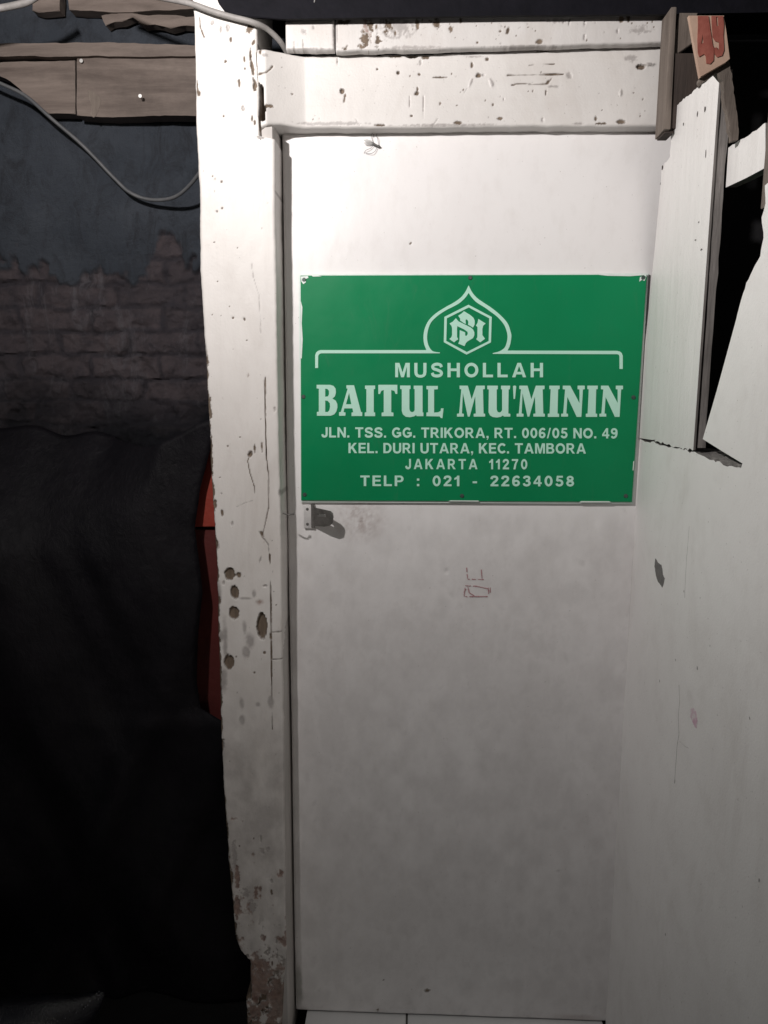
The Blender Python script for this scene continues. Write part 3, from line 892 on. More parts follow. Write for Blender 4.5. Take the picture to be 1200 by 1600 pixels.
loops += [f1([(860, 60), (942, 60), (942, 84), (915, 86), (915, 252), (945, 250), (962, 240), (965, 222), (983, 222), (975, 293), (962, 290), (955, 280), (860, 278), (860, 252), (872, 250), (872, 86), (860, 84)])]
Mg = [(75, 52), (128, 52), (153, 140), (182, 52), (238, 52), (238, 74), (226, 76), (230, 232), (240, 234), (240, 252), (166, 252), (166, 234), (180, 232), (176, 120), (140, 252), (128, 252), (96, 100), (90, 232), (102, 234), (102, 252),
      (58, 252), (58, 234), (72, 232), (86, 76), (75, 74)]
Ig = [(655, 52), (722, 52), (722, 74), (712, 76), (708, 232), (718, 234), (718, 254), (645, 254), (645, 234), (657, 232), (664, 76), (655, 74)]
Ng = [(742, 52), (790, 52), (850, 165), (850, 77), (838, 75), (838, 52), (884, 52), (884, 75), (872, 77), (862, 254), (832, 254), (772, 125), (765, 232), (776, 234), (776, 252), (732, 252), (732, 234), (745, 232), (757, 77), (742, 75)]
loops += [f2(Mg), f2([(254, 52), (322, 52), (322, 75), (315, 77), (315, 205), (320, 220), (332, 226), (342, 222), (350, 210), (350, 77), (343, 75), (343, 52), (402, 52), (400, 75), (392, 77), (390, 232), (403, 234), (403, 252), (362, 252),
                      (355, 245), (340, 254), (318, 258), (290, 255), (272, 245), (262, 225), (264, 77), (254, 75)]),
          f2([(420, 55), (427, 52), (437, 52), (441, 58), (433, 138), (424, 138)]), f2(Mg, 386), f2(Ig), f2(Ng), f2(Ig, 246), f2(Ng, 247)]
adopt(flat_curve("lettering", loops, LY, LETTER), sign)


def arc(cx, cy, rx, ry, a0, a1, n=14):
    return [(cx + rx * math.cos(math.radians(a0 + (a1 - a0) * k / n)), cy + ry * math.sin(math.radians(a0 + (a1 - a0) * k / n))) for k in range(n + 1)]


def stroke(pts, wd, smooth=True):
    P = [np.array(p[:2]) for p in catmull([(x, y, 0) for x, y in pts], 5)] if smooth else [np.array(p) for p in pts]
    L, R_ = [], []
    for k in range(len(P)):
        d = P[min(k + 1, len(P) - 1)] - P[max(k - 1, 0)]
        d = d / np.linalg.norm(d)
        nrm = np.array([-d[1], d[0]]) * wd / 2
        L.append(tuple(P[k] + nrm)); R_.append(tuple(P[k] - nrm))
    return [L + R_[::-1]]


def ring(cx, cy, rx, ry, wd):
    return [arc(cx, cy, rx + wd / 2, ry + wd / 2, 0, 345, 23), arc(cx, cy, rx - wd / 2, ry - wd / 2, 0, 345, 23)]


SW = 0.15
PBOWL_O = [(0, 0), (0, .7), (.33, .7)] + arc(.33, .48, .22, .22, 80, -80) + [(.33, .26), (.155, .26), (.155, 0)]
PBOWL_I = [(.155, .58), (.155, .38), (.30, .38)] + arc(.30, .48, .10, .10, -80, 80) + [(.30, .58)]
rot9 = lambda loops: [[(.5 - x, .7 - y) for x, y in l] for l in loops]
SIX = [ring(.25, .215, .165, .15, .14), stroke([(.43, .55), (.36, .63), (.25, .635), (.13, .55), (.078, .38), (.085, .21)], .14)]
GLYPHS = {
    'A': [[[(0, 0), (.26, .7), (.43, .7), (.69, 0), (.53, 0), (.485, .14), (.205, .14), (.16, 0)], [(.248, .265), (.442, .265), (.345, .545)]]],
    'B': [[[(0, 0), (0, .7), (.33, .7)] + arc(.34, .525, .20, .175, 85, -40) + [(.47, .375)] + arc(.36, .195, .22, .195, 50, -88) + [(.34, 0)],
           [(.15, .58), (.15, .43), (.31, .43)] + arc(.31, .505, .075, .075, -80, 80) + [(.31, .58)], [(.15, .31), (.15, .12), (.33, .12)] + arc(.33, .215, .095, .095, -80, 80) + [(.33, .31)]]],
    'C': [stroke(arc(.33, .35, .255, .28, 40, 320, 16), SW)],
    'D': [[[(0, 0), (0, .7), (.26, .7)] + arc(.26, .35, .34, .35, 88, -88, 18) + [(.26, 0)], [(.155, .125), (.155, .575), (.25, .575)] + arc(.25, .35, .185, .225, 86, -86, 18) + [(.25, .125)]]],
    'E': [[[(0, 0), (0, .7), (.52, .7), (.52, .575), (.155, .575), (.155, .425), (.49, .425), (.49, .30), (.155, .30), (.155, .125), (.53, .125), (.53, 0)]]],
    'G': [stroke(arc(.34, .35, .265, .28, 42, 335, 16), SW), [[(.34, .26), (.34, .385), (.66, .385), (.66, .10), (.52, .10), (.52, .26)]]],
    'H': [[[(0, 0), (0, .7), (.155, .7), (.155, .43), (.455, .43), (.455, .7), (.61, .7), (.61, 0), (.455, 0), (.455, .30), (.155, .30), (.155, 0)]]],
    'I': [[[(0, 0), (0, .7), (.155, .7), (.155, 0)]]],
    'J': [stroke([(.385, .7), (.385, .5), (.385, .24), (.35, .11), (.24, .062), (.12, .10), (.075, .22)], SW)],
    'K': [[[(0, 0), (0, .7), (.155, .7), (.155, .42), (.40, .7), (.61, .7), (.345, .42), (.635, 0), (.44, 0), (.235, .31), (.155, .225), (.155, 0)]]],
    'L': [[[(0, 0), (0, .7), (.155, .7), (.155, .13), (.50, .13), (.50, 0)]]],
    'M': [[[(0, 0), (0, .7), (.21, .7), (.36, .24), (.51, .7), (.72, .7), (.72, 0), (.575, 0), (.575, .52), (.43, 0), (.29, 0), (.145, .52), (.145, 0)]]],
    'N': [[[(0, 0), (0, .7), (.155, .7), (.455, .24), (.455, .7), (.60, .7), (.60, 0), (.445, 0), (.145, .46), (.145, 0)]]],
    'O': [ring(.345, .35, .27, .283, SW)],
    'P': [[PBOWL_O, PBOWL_I]],
    'R': [[PBOWL_O, PBOWL_I], [[(.20, .30), (.36, .32), (.62, 0), (.44, 0), (.26, .26)]]],
    'S': [stroke([(.515, .49), (.46, .60), (.30, .638), (.145, .60), (.085, .51), (.14, .415), (.30, .36), (.46, .29), (.52, .19), (.45, .095), (.29, .062), (.12, .10), (.062, .215)], .145)],
    'T': [[[(0, .575), (0, .7), (.58, .7), (.58, .575), (.3675, .575), (.3675, 0), (.2125, 0), (.2125, .575)]]],
    'U': [[[(0, .7), (.155, .7), (.155, .26), (.17, .17), (.22, .125), (.30, .115), (.38, .125), (.43, .17), (.445, .26), (.445, .7), (.6, .7), (.6, .25), (.575, .12), (.50, .03), (.39, -.012), (.30, -.018), (.21, -.012), (.10, .03), (.025, .12), (0, .25)]]],
    '0': [ring(.25, .35, .178, .285, .145)],
    '1': [[[(0, .42), (0, .54), (.12, .6), (.18, .7), (.31, .7), (.31, 0), (.16, 0), (.16, .475)]]],
    '2': [stroke([(.075, .47), (.11, .59), (.25, .638), (.38, .60), (.42, .49), (.36, .37), (.22, .24), (.09, .06)], .145), [[(.012, 0), (.012, .125), (.50, .125), (.50, 0)]]],
    '3': [stroke([(.075, .51), (.13, .61), (.25, .638), (.38, .60), (.40, .50), (.34, .40), (.20, .365)], .14), stroke([(.20, .365), (.36, .33), (.425, .21), (.37, .10), (.24, .062), (.11, .10), (.07, .20)], .14)],
    '4': [[[(0, .15), (0, .27), (.29, .7), (.425, .7), (.425, .27), (.51, .27), (.51, .15), (.425, .15), (.425, 0), (.285, 0), (.285, .15)], [(.125, .27), (.285, .27), (.285, .51)]]],
    '5': [[[(.09, .7), (.46, .7), (.46, .575), (.20, .575), (.175, .42), (.03, .34), (.04, .35)]], stroke([(.10, .37), (.24, .405), (.37, .35), (.42, .235), (.37, .11), (.24, .062), (.11, .10), (.068, .19)], .14)],
    '6': SIX,
    '7': [[[(0, .575), (0, .7), (.5, .7), (.5, .60), (.37, .4), (.28, .0), (.13, 0), (.2, .33), (.33, .575)]]],
    '8': [ring(.25, .51, .148, .125, .135), ring(.25, .20, .172, .138, .14)],
    '9': [rot9(p) for p in SIX],
    '.': [[[(0, 0), (0, .145), (.15, .145), (.15, 0)]]],
    ',': [[[(0, 0), (0, .145), (.15, .145), (.15, .02), (.10, -.10), (.03, -.14), (.02, -.10), (.07, -.06), (.08, 0)]]],
    ':': [[[(0, 0), (0, .145), (.15, .145), (.15, 0)]], [[(0, .36), (0, .505), (.15, .505), (.15, .36)]]],
    '-': [[[(0, .20), (0, .325), (.27, .325), (.27, .20)]]],
    '/': [[[(0, -.01), (.19, .71), (.29, .71), (.10, -.01)]]],
}


def glyph_piece(loops):
    cu = bpy.data.curves.new("glyph", 'CURVE'); cu.dimensions = '2D'; cu.fill_mode = 'BOTH'
    for lp in loops:
        sp = cu.splines.new('POLY'); sp.points.add(len(lp) - 1)
        for i, p in enumerate(lp):
            sp.points[i].co = (p[0], p[1], 0, 1)
        sp.use_cyclic_u = True
    tmp = bpy.data.objects.new("tmp", cu); COL.objects.link(tmp)
    me = bpy.data.meshes.new_from_object(tmp.evaluated_get(bpy.context.evaluated_depsgraph_get()))
    bpy.data.objects.remove(tmp)
    return np.array([(v.co.x, v.co.y) for v in me.vertices]).reshape(-1, 2), [tuple(p.vertices) for p in me.polygons]


def glyph(ch, bold):
    """filled pieces of one bold character, each with its own tiny lift; cap height 0.7"""
    P, F, Z = [], [], []
    for k, loops in enumerate(GLYPHS[ch]):
        p, f = glyph_piece(loops)
        b = sum(len(q) for q in P)
        P.append(p); Z += [k * 0.00012] * len(p)
        F += [tuple(i + b for i in t_) for t_ in f]
    return np.concatenate(P), F, Z


def text_line(txt, x0, x1, ytop, ybase, gap=0.10, bold=0.03, tilt=0.0, space=0.26, sx=0.86):
    P, F, Zs = [], [], []
    pen = 0.0
    for ch in txt:
        if ch == ' ':
            pen += space; continue
        p, f, z_ = glyph(ch, bold)
        p = p * np.array([sx, 1.0])
        Zs += z_
        b = len(P)
        P += [(q[0] + pen, q[1]) for q in p]
        F += [tuple(i + b for i in t_) for t_ in f]
        pen += p[:, 0].max() + gap
    W_ = pen - gap
    bm = bmesh.new()
    vs = []
    for (x, y), z_ in zip(P, Zs):
        px = x0 + x / W_ * (x1 - x0)
        py = ybase - y / 0.7 * (ybase - ytop) + tilt * (px - x0) / (x1 - x0)
        vs.append(bm.verts.new(U(px, py, y=LY - 0.0004 - z_)))
    for t_ in F:
        try:
            bm.faces.new([vs[i] for i in t_])
        except ValueError:
            pass
    r = bmesh.ops.extrude_face_region(bm, geom=list(bm.faces))
    for v in r['geom']:
        if isinstance(v, bmesh.types.BMVert):
            v.co.y += 0.0008
    adopt(link("lettering", bm_mesh("lettering", bm, 30), LETTER), sign)


text_line("MUSHOLLAH", 617.5, 848.5, 567, 589.5, 0.19)
text_line("JLN. TSS. GG. TRIKORA, RT. 006/05 NO. 49", 502, 965, 667.5, 683.5, 0.085, 0.03, 1.6, 0.28)
text_line("KEL. DURI UTARA, KEC. TAMBORA", 544.5, 915.5, 692, 708, 0.085, 0.03, 0.8, 0.28)
text_line("JAKARTA  11270", 633, 824, 717, 733, 0.19, 0.03, 0.4, 0.30)
text_line("TELP  :  021  -  22634058", 563, 897, 743, 759.5, 0.15, 0.03, 0.5, 0.28)

g3 = lambda l: [(690 + x / 13.333, 475 + y / 13.333) for x, y in l]
g4 = lambda l: [(640 + x / 6.667, 430 + y / 6.667) for x, y in l]
arch_o = g4([(175, 780), (150, 710), (145, 630), (160, 550), (200, 470), (270, 400), (370, 335), (460, 285), (530, 235), (580, 175), (615, 105), (650, 175), (700, 235), (770, 285), (860, 345), (950, 420), (1020, 500), (1050, 580), (1060, 640), (1045, 730), (1020, 785)])
arch_i = g4([(865, 812), (930, 795), (980, 765), (1005, 725), (1020, 650), (1010, 580), (980, 510), (920, 440), (850, 385), (780, 335), (700, 285), (650, 235), (615, 185), (580, 235), (520, 290), (450, 330), (380, 365), (290, 425), (225, 490), (195, 560), (182, 640),
             (190, 710), (215, 765), (250, 795), (318, 805)])


def smooth_loop(P, keep):
    P = [np.array(p) for p in P]
    out = [p for p in catmull([(p[0], p[1], 0) for p in P], 4)]
    return [(p[0], p[1]) for p in out]


ao = smooth_loop(arch_o[:11], 0) + smooth_loop(arch_o[10:], 0)[1:]
ai = smooth_loop(arch_i[:13], 0) + smooth_loop(arch_i[12:], 0)[1:]
bar = [(492.5, 575), (492.5, 555), (494, 550.8), (497, 548.2), (501, 547)] + ao + [(964, 548.2), (968.5, 549.2), (971.5, 551.8), (973, 556), (973, 576.5), (968, 576.5), (967.8, 556.5), (966.8, 554.3), (964, 553.4), (770, 552.9)] + ai + \
      [(687, 552), (502, 552), (499, 553.2), (497.2, 556), (497, 575)]
em = [bar,
      g3([(560, 15), (1045, 270), (1028, 800), (520, 1055), (45, 795), (58, 268)]), g3([(565, 72), (992, 298), (980, 772), (525, 1000), (98, 770), (110, 298)]),
      g3([(298, 295), (350, 360), (480, 425), (600, 485), (655, 530), (682, 590), (682, 650), (655, 710), (545, 775), (505, 815), (478, 878), (345, 825), (372, 770), (378, 545), (490, 590), (492, 655), (515, 668), (545, 625), (540, 580), (470, 530), (330, 462),
          (322, 500), (322, 690), (348, 735), (300, 765), (262, 800), (160, 730), (205, 690), (218, 640), (218, 500), (205, 455), (165, 408), (235, 365)]),
      g3([(465, 150), (600, 230), (665, 290), (690, 350), (688, 430), (655, 492), (550, 430), (558, 375), (540, 335), (515, 318), (500, 335), (505, 418), (460, 395), (388, 345), (385, 300), (345, 245), (420, 195)]),
      g3([(765, 310), (850, 365), (918, 405), (865, 455), (850, 520), (850, 650), (905, 725), (850, 765), (805, 800), (720, 735), (745, 690), (748, 480), (715, 450), (750, 390)])]
adopt(flat_curve("emblem", em, LY, LETTER), sign)

adopt(flat_curve("peeled_edge", [
    [(936, 429.5), (950, 431), (985, 431.5), (1006, 430), (1010, 433), (1010, 428), (936, 428)],
    [(1000, 433), (1004, 431.5), (1009, 434), (1007, 439), (1003, 437), (999, 440)],
    [(470, 432), (481, 431), (482, 434), (477, 436), (478, 441), (474, 444), (471, 440)],
    [(470, 470), (472.5, 480), (471.5, 505), (473, 530), (471.5, 560), (470, 560)],
    [(486, 430), (497, 430.5), (503, 431.8), (489, 432.2)], [(700, 783.2), (748, 783.6), (748, 782.2), (704, 781.8)], [(905, 785), (955, 785), (952, 783.2), (908, 783)],
    [(991, 720), (989.8, 735), (988.6, 735), (989.6, 721)]], SY - 0.0004, WHITE_EDGE, None, 0.0008), sign)

for px, py in ((475, 437), (735, 434), (1005, 434), (474, 620), (990, 621), (476, 773), (722, 775), (978, 775)):
    p = U(px, py, y=SY - 0.001)
    bm = bmesh.new()
    bmesh.ops.create_cone(bm, cap_ends=True, segments=14, radius1=0.0050, radius2=0.0034, depth=0.0024, matrix=Matrix.Translation(Vector(p)) @ Matrix.Rotation(math.radians(90), 4, 'X'))
    add_box(bm, (p[0] - 0.0030, p[1] - 0.0018, p[2] - 0.0006), (p[0] + 0.0030, p[1] - 0.0011, p[2] + 0.0006))
    adopt(link("screw", bm_mesh("screw", bm, 30), SCREW), sign)

# ------------------------------------------------------------------ boards above the lintel
BY = -0.066
sb = [e(474.4, 48.5, 4.5, 4.5, D, .0005, 0, .9), e(490, 42, 2, 3, D), ('l', [(473.5, 62), (473.8, 77)], 0.8, R, .001, .5), ('l', [(459, 64), (459, 77)], .7, R, .001, .5), ('l', [(466, 66), (466.4, 77)], .6, D, .001, .5),
      e(521, 50, 1.5, 16, D, .001, 0, .9), e(450, 33, 6, 2, D, .001, 0, .9), e(485, 76, 30, 1.5, D, .001, 0, .9)]
z_a = edge_z([(440, 77.5), (524, 77.5)], BY); z_b = edge_z([(440, 31), (524, 29.5)], BY)
o = relief("short_board", BY, 'z', (U(446, 50, y=BY)[0], U(522, 50, y=BY)[0]), z_a, z_b, 0.0019, 0.02, PAINT_UP, sb, seed=41, wave=.001, rnd=.003)
tag(o, "short pale white painted offcut board left of the long chipped board above the lintel", "board")
lbm = [e(574, 47, 8, 20, B, .001, 0, 1.3, .5), e(571, 60, 7, 12, R, .001, 0, 1.4, .5), e(578, 42, 5, 10, R, .001, 0, 1.3, .5), e(607, 39.5, 9, 11, R, .001, 0, 1.4, .5), e(590.5, 65, 5, 8, R, .001, 0, 1.3, .5), e(535, 34, 12, 4, R, .001, 0, 1.4, .5),
       e(652, 36.5, 3.5, 9, R, .001, 0, .9), e(682, 35.6, 7, 8, R, .001, 0, 1.1, .5), e(704.5, 45.5, 3.5, 5, R, .001, 0, .8), e(617.5, 52, 1.7, 5), e(540, 75, 5, 3.5, R, .001, 0, 1), e(566, 73, 7, 3.5, R, .001, 0, 1),
       e(793.6, 47.6, 2.6, 6, R, .001, -.3, .7), e(781.6, 49, 1.8), e(842.5, 64.4, 7.5, 4.4, R, .002, .2, .5), e(982, 29.6, 3.5, 5, R, .001, 0, .9), e(719.5, 32, 1.7, 5, R, .001, 0, .8), e(913.6, 57.5, 1.7, 6, D), e(588, 41, 2, 3, R, .001), e(746, 66, 2, 2),
       e(870, 32, 20, 4, D, .0005, 0, 1.3), e(890, 34, 1, 7, D), e(880, 33, 1, 6, D), e(914, 36, 1.3, 6, D), e(1000, 46, 18, 6, D, .0005, 0, 1.2), e(965, 48, 1.5, 4, D), e(970, 30, 8, 4, R, .001, 0, 1.3), e(820, 72, 60, 2, D, .0005, 0, .9), e(640, 74, 50, 3, D, .0005, 0, .9),
       e(527, 50, 1.5, 22, D, .001, 0, .8), e(620, 42, 30, 16, D, .0003, 0, 1.2)]
for _ in range(60):
    lbm.append(e(random.uniform(530, 1030), random.uniform(28, 70), random.uniform(.6, 1.3), random.uniform(.7, 2), random.choice((R, D)), .0008))
z_a = edge_z([(524, 80), (700, 76), (860, 71.5), (1050, 66)], BY + .002); z_b = edge_z([(524, 24), (1050, 20)], BY + .002)
o = relief("long_board", BY + 0.002, 'z', (U(524, 50, y=BY)[0], U(1046, 50, y=BY)[0]), z_a, z_b, 0.0019, 0.02, PAINT_UP, lbm, seed=43, wave=.001, rnd=.004)
tag(o, "long white painted board with rusty flaked patches above the lintel", "board")

# ------------------------------------------------------------------ dark roof edge on top
RY = -0.090
ol = [(334, -60), (336, -10), (341, 4), (350, 16), (361, 24), (440, 29.5), (600, 27), (800, 24), (1045, 22), (1215, 19), (1260, 19), (1260, -60)]
ol = [U(a, b, y=RY) for a, b in ol]
roof = empty("roof_edge", tuple(ol[0]))
tag(roof, "dark navy black roof edge running along the top above the white boards", "roof")
o = slab("fascia", [tuple(p) for p in ol], (0, 0.008, 0), BLACK, None, bev=0.002)
adopt(o, roof)
zr = U(600, -60, y=RY)[2]
bm = bmesh.new()
add_box(bm, (-0.45, RY - 0.02, zr + 0.002), (1.4, 0.255, zr + 0.02))  # hidden sheet added to keep sky light out from above
adopt(link("sheet", bm_mesh("sheet", bm), BLACK), roof)
bm = bmesh.new()
add_tube(bm, [U(492, -2, y=RY - .001), U(491, 4, y=RY - .001)], 0.0012, 6)
adopt(link("wire_end", bm_mesh("wire_end", bm), NAIL), roof)

# ------------------------------------------------------------------ right side wall (plane x = WX), its notch, the panel and its neighbours
WX = 0.505


def V(px, py, x=WX):
    return U(px, py, x=x)


def wall_outline(pxs, x, rough_edges, step=0.008, amp=0.003, seed=1):
    P = [V(a, b, x) for a, b in pxs]
    r = rough_poly([(p[1], p[2]) for p in P], step, amp, seed, rough_edges)
    return [(x, a, b) for a, b in r]


sw = empty("side_wall", (WX, -0.4, 0))
tag(sw, "white painted side wall right of the door with a broken dark triangular notch", "wall")
y_end = -1.35
# lower masonry and the part right of the notch are one surface
P = [V(a, b) for a, b in ((1004, 688), (1018, 690), (1040, 697), (1065, 702), (1086, 706), (1100, 713), (1118, 722), (1140, 728), (1158, 731), (1160, 724), (1130, 706), (1098, 686), (1120, 610), (1150, 500), (1166, 442), (1188, 400), (1193, 372), (1190, 340), (1196, 318), (1195, 290))]
yz = [(0.0 - 0.0, -0.06), (0.0, P[0][2])] + [(p[1], p[2]) for p in P] + [(y_end, V(1195, 290)[2] - 0.02), (y_end, -0.06)]
n_yz = len(yz)
yz = rough_poly(yz, 0.008, 0.0024, 5, [i for i in range(1, 22) if i not in (10, 11, 12, 13, 14)])
o = slab("wall", [(WX, a, b) for a, b in yz], (0.008, 0, 0), [WALLP, CEMENT], None)
for p in o.data.polygons:
    if abs(p.normal.x) < 0.5 and p.center.z > 0.3:
        p.material_index = 1
adopt(o, sw)


def decal(pts, x, thick=0.0006):
    P = [V(a, b, x) for a, b in pts]
    yz2 = rough_poly([(p[1], p[2]) for p in P], 0.003, 0.0012, 3)
    return [(x - thick, a, b) for a, b in yz2]


CHIP = plain("bare_cement_chip", (0.13, 0.125, 0.12), (0.20, 0.19, 0.185), 0.9, 80, 0.001)
adopt(slab("bare_patch", decal([(1024, 873), (1030, 880), (1034, 884), (1036, 898), (1039, 904), (1035, 918), (1029, 910), (1025, 898), (1023, 885)], WX), (0.0004, 0, 0), CHIP), sw)
PINK = NT("pink_smudge")
PINK.col(PINK.mix(PINK.ramp(PINK.noise(110, 5, .7), .42, .58), (0.72, 0.66, 0.67), (0.62, 0.40, 0.50)))
PINK.rough(.6)
adopt(slab("pink_smudge", decal([(1079, 1108), (1084, 1106), (1088, 1112), (1090, 1126), (1089, 1138), (1084, 1132), (1079, 1120)], WX), (0.0004, 0, 0), PINK.m), sw)
HAIR = plain("hairline_crack", (0.33, 0.31, 0.30), (0.45, 0.43, 0.42), .9, 40, 0)


def hair(name, pts, r):
    bm = bmesh.new()
    add_tube(bm, [tuple(V(a, b, WX) - np.array([0.0001, 0, 0])) for a, b in pts], r, 6)
    adopt(link(name, bm_mesh(name, bm), HAIR), sw)


hair("crack", [(1077, 822), (1075, 850), (1073, 872), (1071, 905), (1070, 934)], 0.0003)
hair("crack", [(1061, 1070), (1062, 1096), (1060, 1120), (1061, 1148), (1058, 1166), (1056, 1196), (1054, 1224)], 0.00045)
hair("crack", [(1062, 1158), (1070, 1166), (1076, 1169)], 0.0003)
specks = [(1069, 924, 2), (1110, 1009, 1.6), (1056, 1031, 2), (1090, 1044, 3), (1031, 1064, 2.5), (1055, 1220, 2.2), (1020, 640, 1.8), (1045, 372, 2), (1013, 646, 1.6), (1187, 1376, 2.5), (1040, 1460, 2.5), (1172, 1122, 2)]
bm = bmesh.new()
for px, py, r in specks:
    p = V(px, py); 
    vs = []
    for k in range(9):
        a = 2 * math.pi * k / 9; q = r * random.uniform(.5, 1.1) / 900
        vs.append(bm.verts.new((WX - 0.0007, p[1] + q * math.cos(a), p[2] + 1.4 * q * math.sin(a))))
    bm.faces.new(vs)
adopt(link("specks", bm_mesh("specks", bm), HAIR), sw)

# ledge of rough cement in the notch, behind the painted skin
ya, yb, zl = V(1080, 700)[1], V(1163, 728)[1], V(1100, 712)[2]
bm = bmesh.new()
n_ = 40
lr = []
for i in range(n_ + 1):
    y = ya + 0.06 + (yb - ya - 0.08) * i / n_
    lr.append([bm.verts.new((x, y, z)) for x, z in ((WX + 0.009, zl - 0.12), (WX + 0.009, zl - 0.002 + 0.004 * float(fbm(y * 90, 1.0, 3, 3))), (WX + 0.035, zl + 0.004 + 0.006 * float(fbm(y * 60, 5.0, 3, 3))), (WX + 0.07, zl + 0.006 * float(fbm(y * 60, 9.0, 3, 3))), (WX + 0.07, zl - 0.12))])
for a, b in zip(lr[:-1], lr[1:]):
    for q in range(5):
        bm.faces.new([a[q], a[(q + 1) % 5], b[(q + 1) % 5], b[q]])
bm.faces.new(lr[0][::-1]); bm.faces.new(lr[-1])
adopt(link("ledge", bm_mesh("ledge", bm, 20), CEMENT), sw)
# upright white panel standing on the masonry beside the door
pan = empty("wall_panel", (WX, -0.2, V(1080, 700)[2]))
tag(pan, "tall white painted plank panel with grey splintered edge standing beside the door above the side wall", "panel")
pp = [(1004, 685.5), (1012, 540), (1022, 400), (1032, 292), (1034, 262), (1047, 244), (1049, 205), (1049, 172), (1062, 160), (1070, 154), (1082, 144), (1096, 134), (1108, 122), (1119, 112), (1121, 200), (1110, 360), (1097, 530), (1082, 703), (1060, 699), (1040, 694), (1020, 687.5)]
P = [V(a, b, WX - 0.002) for a, b in pp]
P[0][1] = -0.002; P[1][1] = -0.002; P[2][1] = -0.03
# make the near edge truly vertical
yn = float(np.mean([P[i][1] for i in (13, 14, 15, 16, 17)]))
for i in (13, 14, 15, 16, 17):
    P[i][1] = yn
yz = rough_poly([(p[1], p[2]) for p in P], 0.0045, 0.0026, 8, [3, 4, 5, 6, 7, 8, 9, 10, 11, 12, 17, 18, 19])
o = slab("board", [(WX - 0.002, a, b) for a, b in yz], (0.004, 0, 0), [PANELP, GREYWOOD], None)
for p in o.data.polygons:
    if abs(p.normal.x) < 0.5:
        p.material_index = 1
adopt(o, pan)
# weathered batten nailed behind its near edge
zt_, zb_ = P[13][2], P[17][2]
bm = bmesh.new()
rows = 26
vr = []
for k in range(rows):
    z = zb_ + 0.004 + (zt_ - 0.006 - zb_) * k / (rows - 1)
    j = 0.0012 * float(vnoise(z * 40, 1.3, 4)); j2 = 0.0016 * float(vnoise(z * 30, 8.3, 4))
    g = 0.004 * float(np.clip((V(1090, 440)[2] - z) / 0.06, 0, 1))
    vr.append([bm.verts.new((x, y, z)) for x, y in ((WX + 0.0026 + g, yn + 0.003 + j), (WX + 0.0026 + g, yn + 0.05), (WX + 0.019 + j2, yn + 0.05), (WX + 0.019 + j2, yn + 0.002 + j))])
for a, b in zip(vr[:-1], vr[1:]):
    for k in range(4):
        bm.faces.new([a[k], a[(k + 1) % 4], b[(k + 1) % 4], b[k]])
bm.faces.new(vr[0][::-1]); bm.faces.new(vr[-1])
adopt(link("batten", bm_mesh("batten", bm), GREYWOOD), pan)
bm = bmesh.new()
for px, py, rx, ry in ((1092, 178, 1.4, 4.5), (1104, 170, 2, 5), (1070, 194, 1.2, 3), (1037, 262, 2.4, 6), (1034, 287, 1, 3), (1094, 347, 1.6, 1.4), (1089, 375, 2.6, 1.2), (1098, 390, 3, 1.4), (1105, 240, .8, 9)):
    p = V(px, py); vs = []
    for k in range(10):
        a = 2 * math.pi * k / 10; q = random.uniform(.6, 1.15) / 950
        vs.append(bm.verts.new((WX - 0.0028, p[1] + q * 1.8 * rx * math.cos(a), p[2] + q * ry * math.sin(a))))
    bm.faces.new(vs)
adopt(link("paint_chips", bm_mesh("paint_chips", bm), DARKWOOD), pan)

# wall added behind the notch against sky light, darkness put into its colour
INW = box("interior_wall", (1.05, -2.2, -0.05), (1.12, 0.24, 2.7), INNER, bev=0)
tag(INW, "unlit black interior wall seen through the triangular notch", "wall")

# white rail and brown upright deeper in the notch
RX = 0.524
pr_ = [V(a, b, RX) for a, b in ((1138, 231), (1150, 223), (1166, 214), (1176, 206), (1186, 200), (1196, 192), (1196, 262), (1166, 278), (1134, 293))]
yz = rough_poly([(p[1], p[2]) for p in pr_], 0.006, 0.0014, 12, [0, 1, 2, 3, 4])
o = slab("rail", [(RX, a, b) for a, b in yz], (0.018, 0, 0), [PANELP, GREYWOOD], None)
for p in o.data.polygons:
    if abs(p.normal.x) < 0.5:
        p.material_index = 1
tag(o, "short white painted rail with torn top edge inside the dark notch", "rail")
a = V(1199, 200, RX - .01); b = V(1222, 200, RX - .01)
o = box("wooden_upright", (RX - 0.012, b[1], V(1196, 330, RX)[2]), (RX + 0.03, a[1] - 0.002, V(1196, 60, RX)[2]), MIDWOOD, bev=0.003)
tag(o, "rough brown wooden upright at the right end of the white rail", "post")

# ------------------------------------------------------------------ brown planks and the number board under the roof, top right
xl_, xr_ = U(1043, 100, y=-0.135)[0], U(1100, 100, y=-0.135)[0]
xl_ = 0.478
zb_ = U(1030, 208, y=-0.11)[2]
dp = empty("brown_plank", (xl_, -0.1, zb_))
tag(dp, "weathered brown plank end covering the right end of the lintel", "plank")
bm = bmesh.new()
add_box(bm, (xl_, -0.128, zb_), (xl_ + 0.012, -0.0735, U(1040, 10, y=-0.13)[2]), 0.002, 0.002)
adopt(link("edge_strip", bm_mesh("edge_strip", bm), MIDWOOD), dp)
bm = bmesh.new()
add_box(bm, (xl_ + 0.013, -0.124, zb_ + 0.004), (xl_ + 0.075, -0.10, U(1040, 84, y=-0.12)[2]), 0.002, 0.001)
adopt(link("face_board", bm_mesh("face_board", bm), DARKWOOD), dp)
bm = bmesh.new()
add_box(bm, (xl_ + 0.004, -0.122, zb_ - 0.004), (xl_ + 0.022, -0.075, zb_ - 0.0005), 0.001)
adopt(link("end_cap", bm_mesh("end_cap", bm), DARKWOOD), dp)

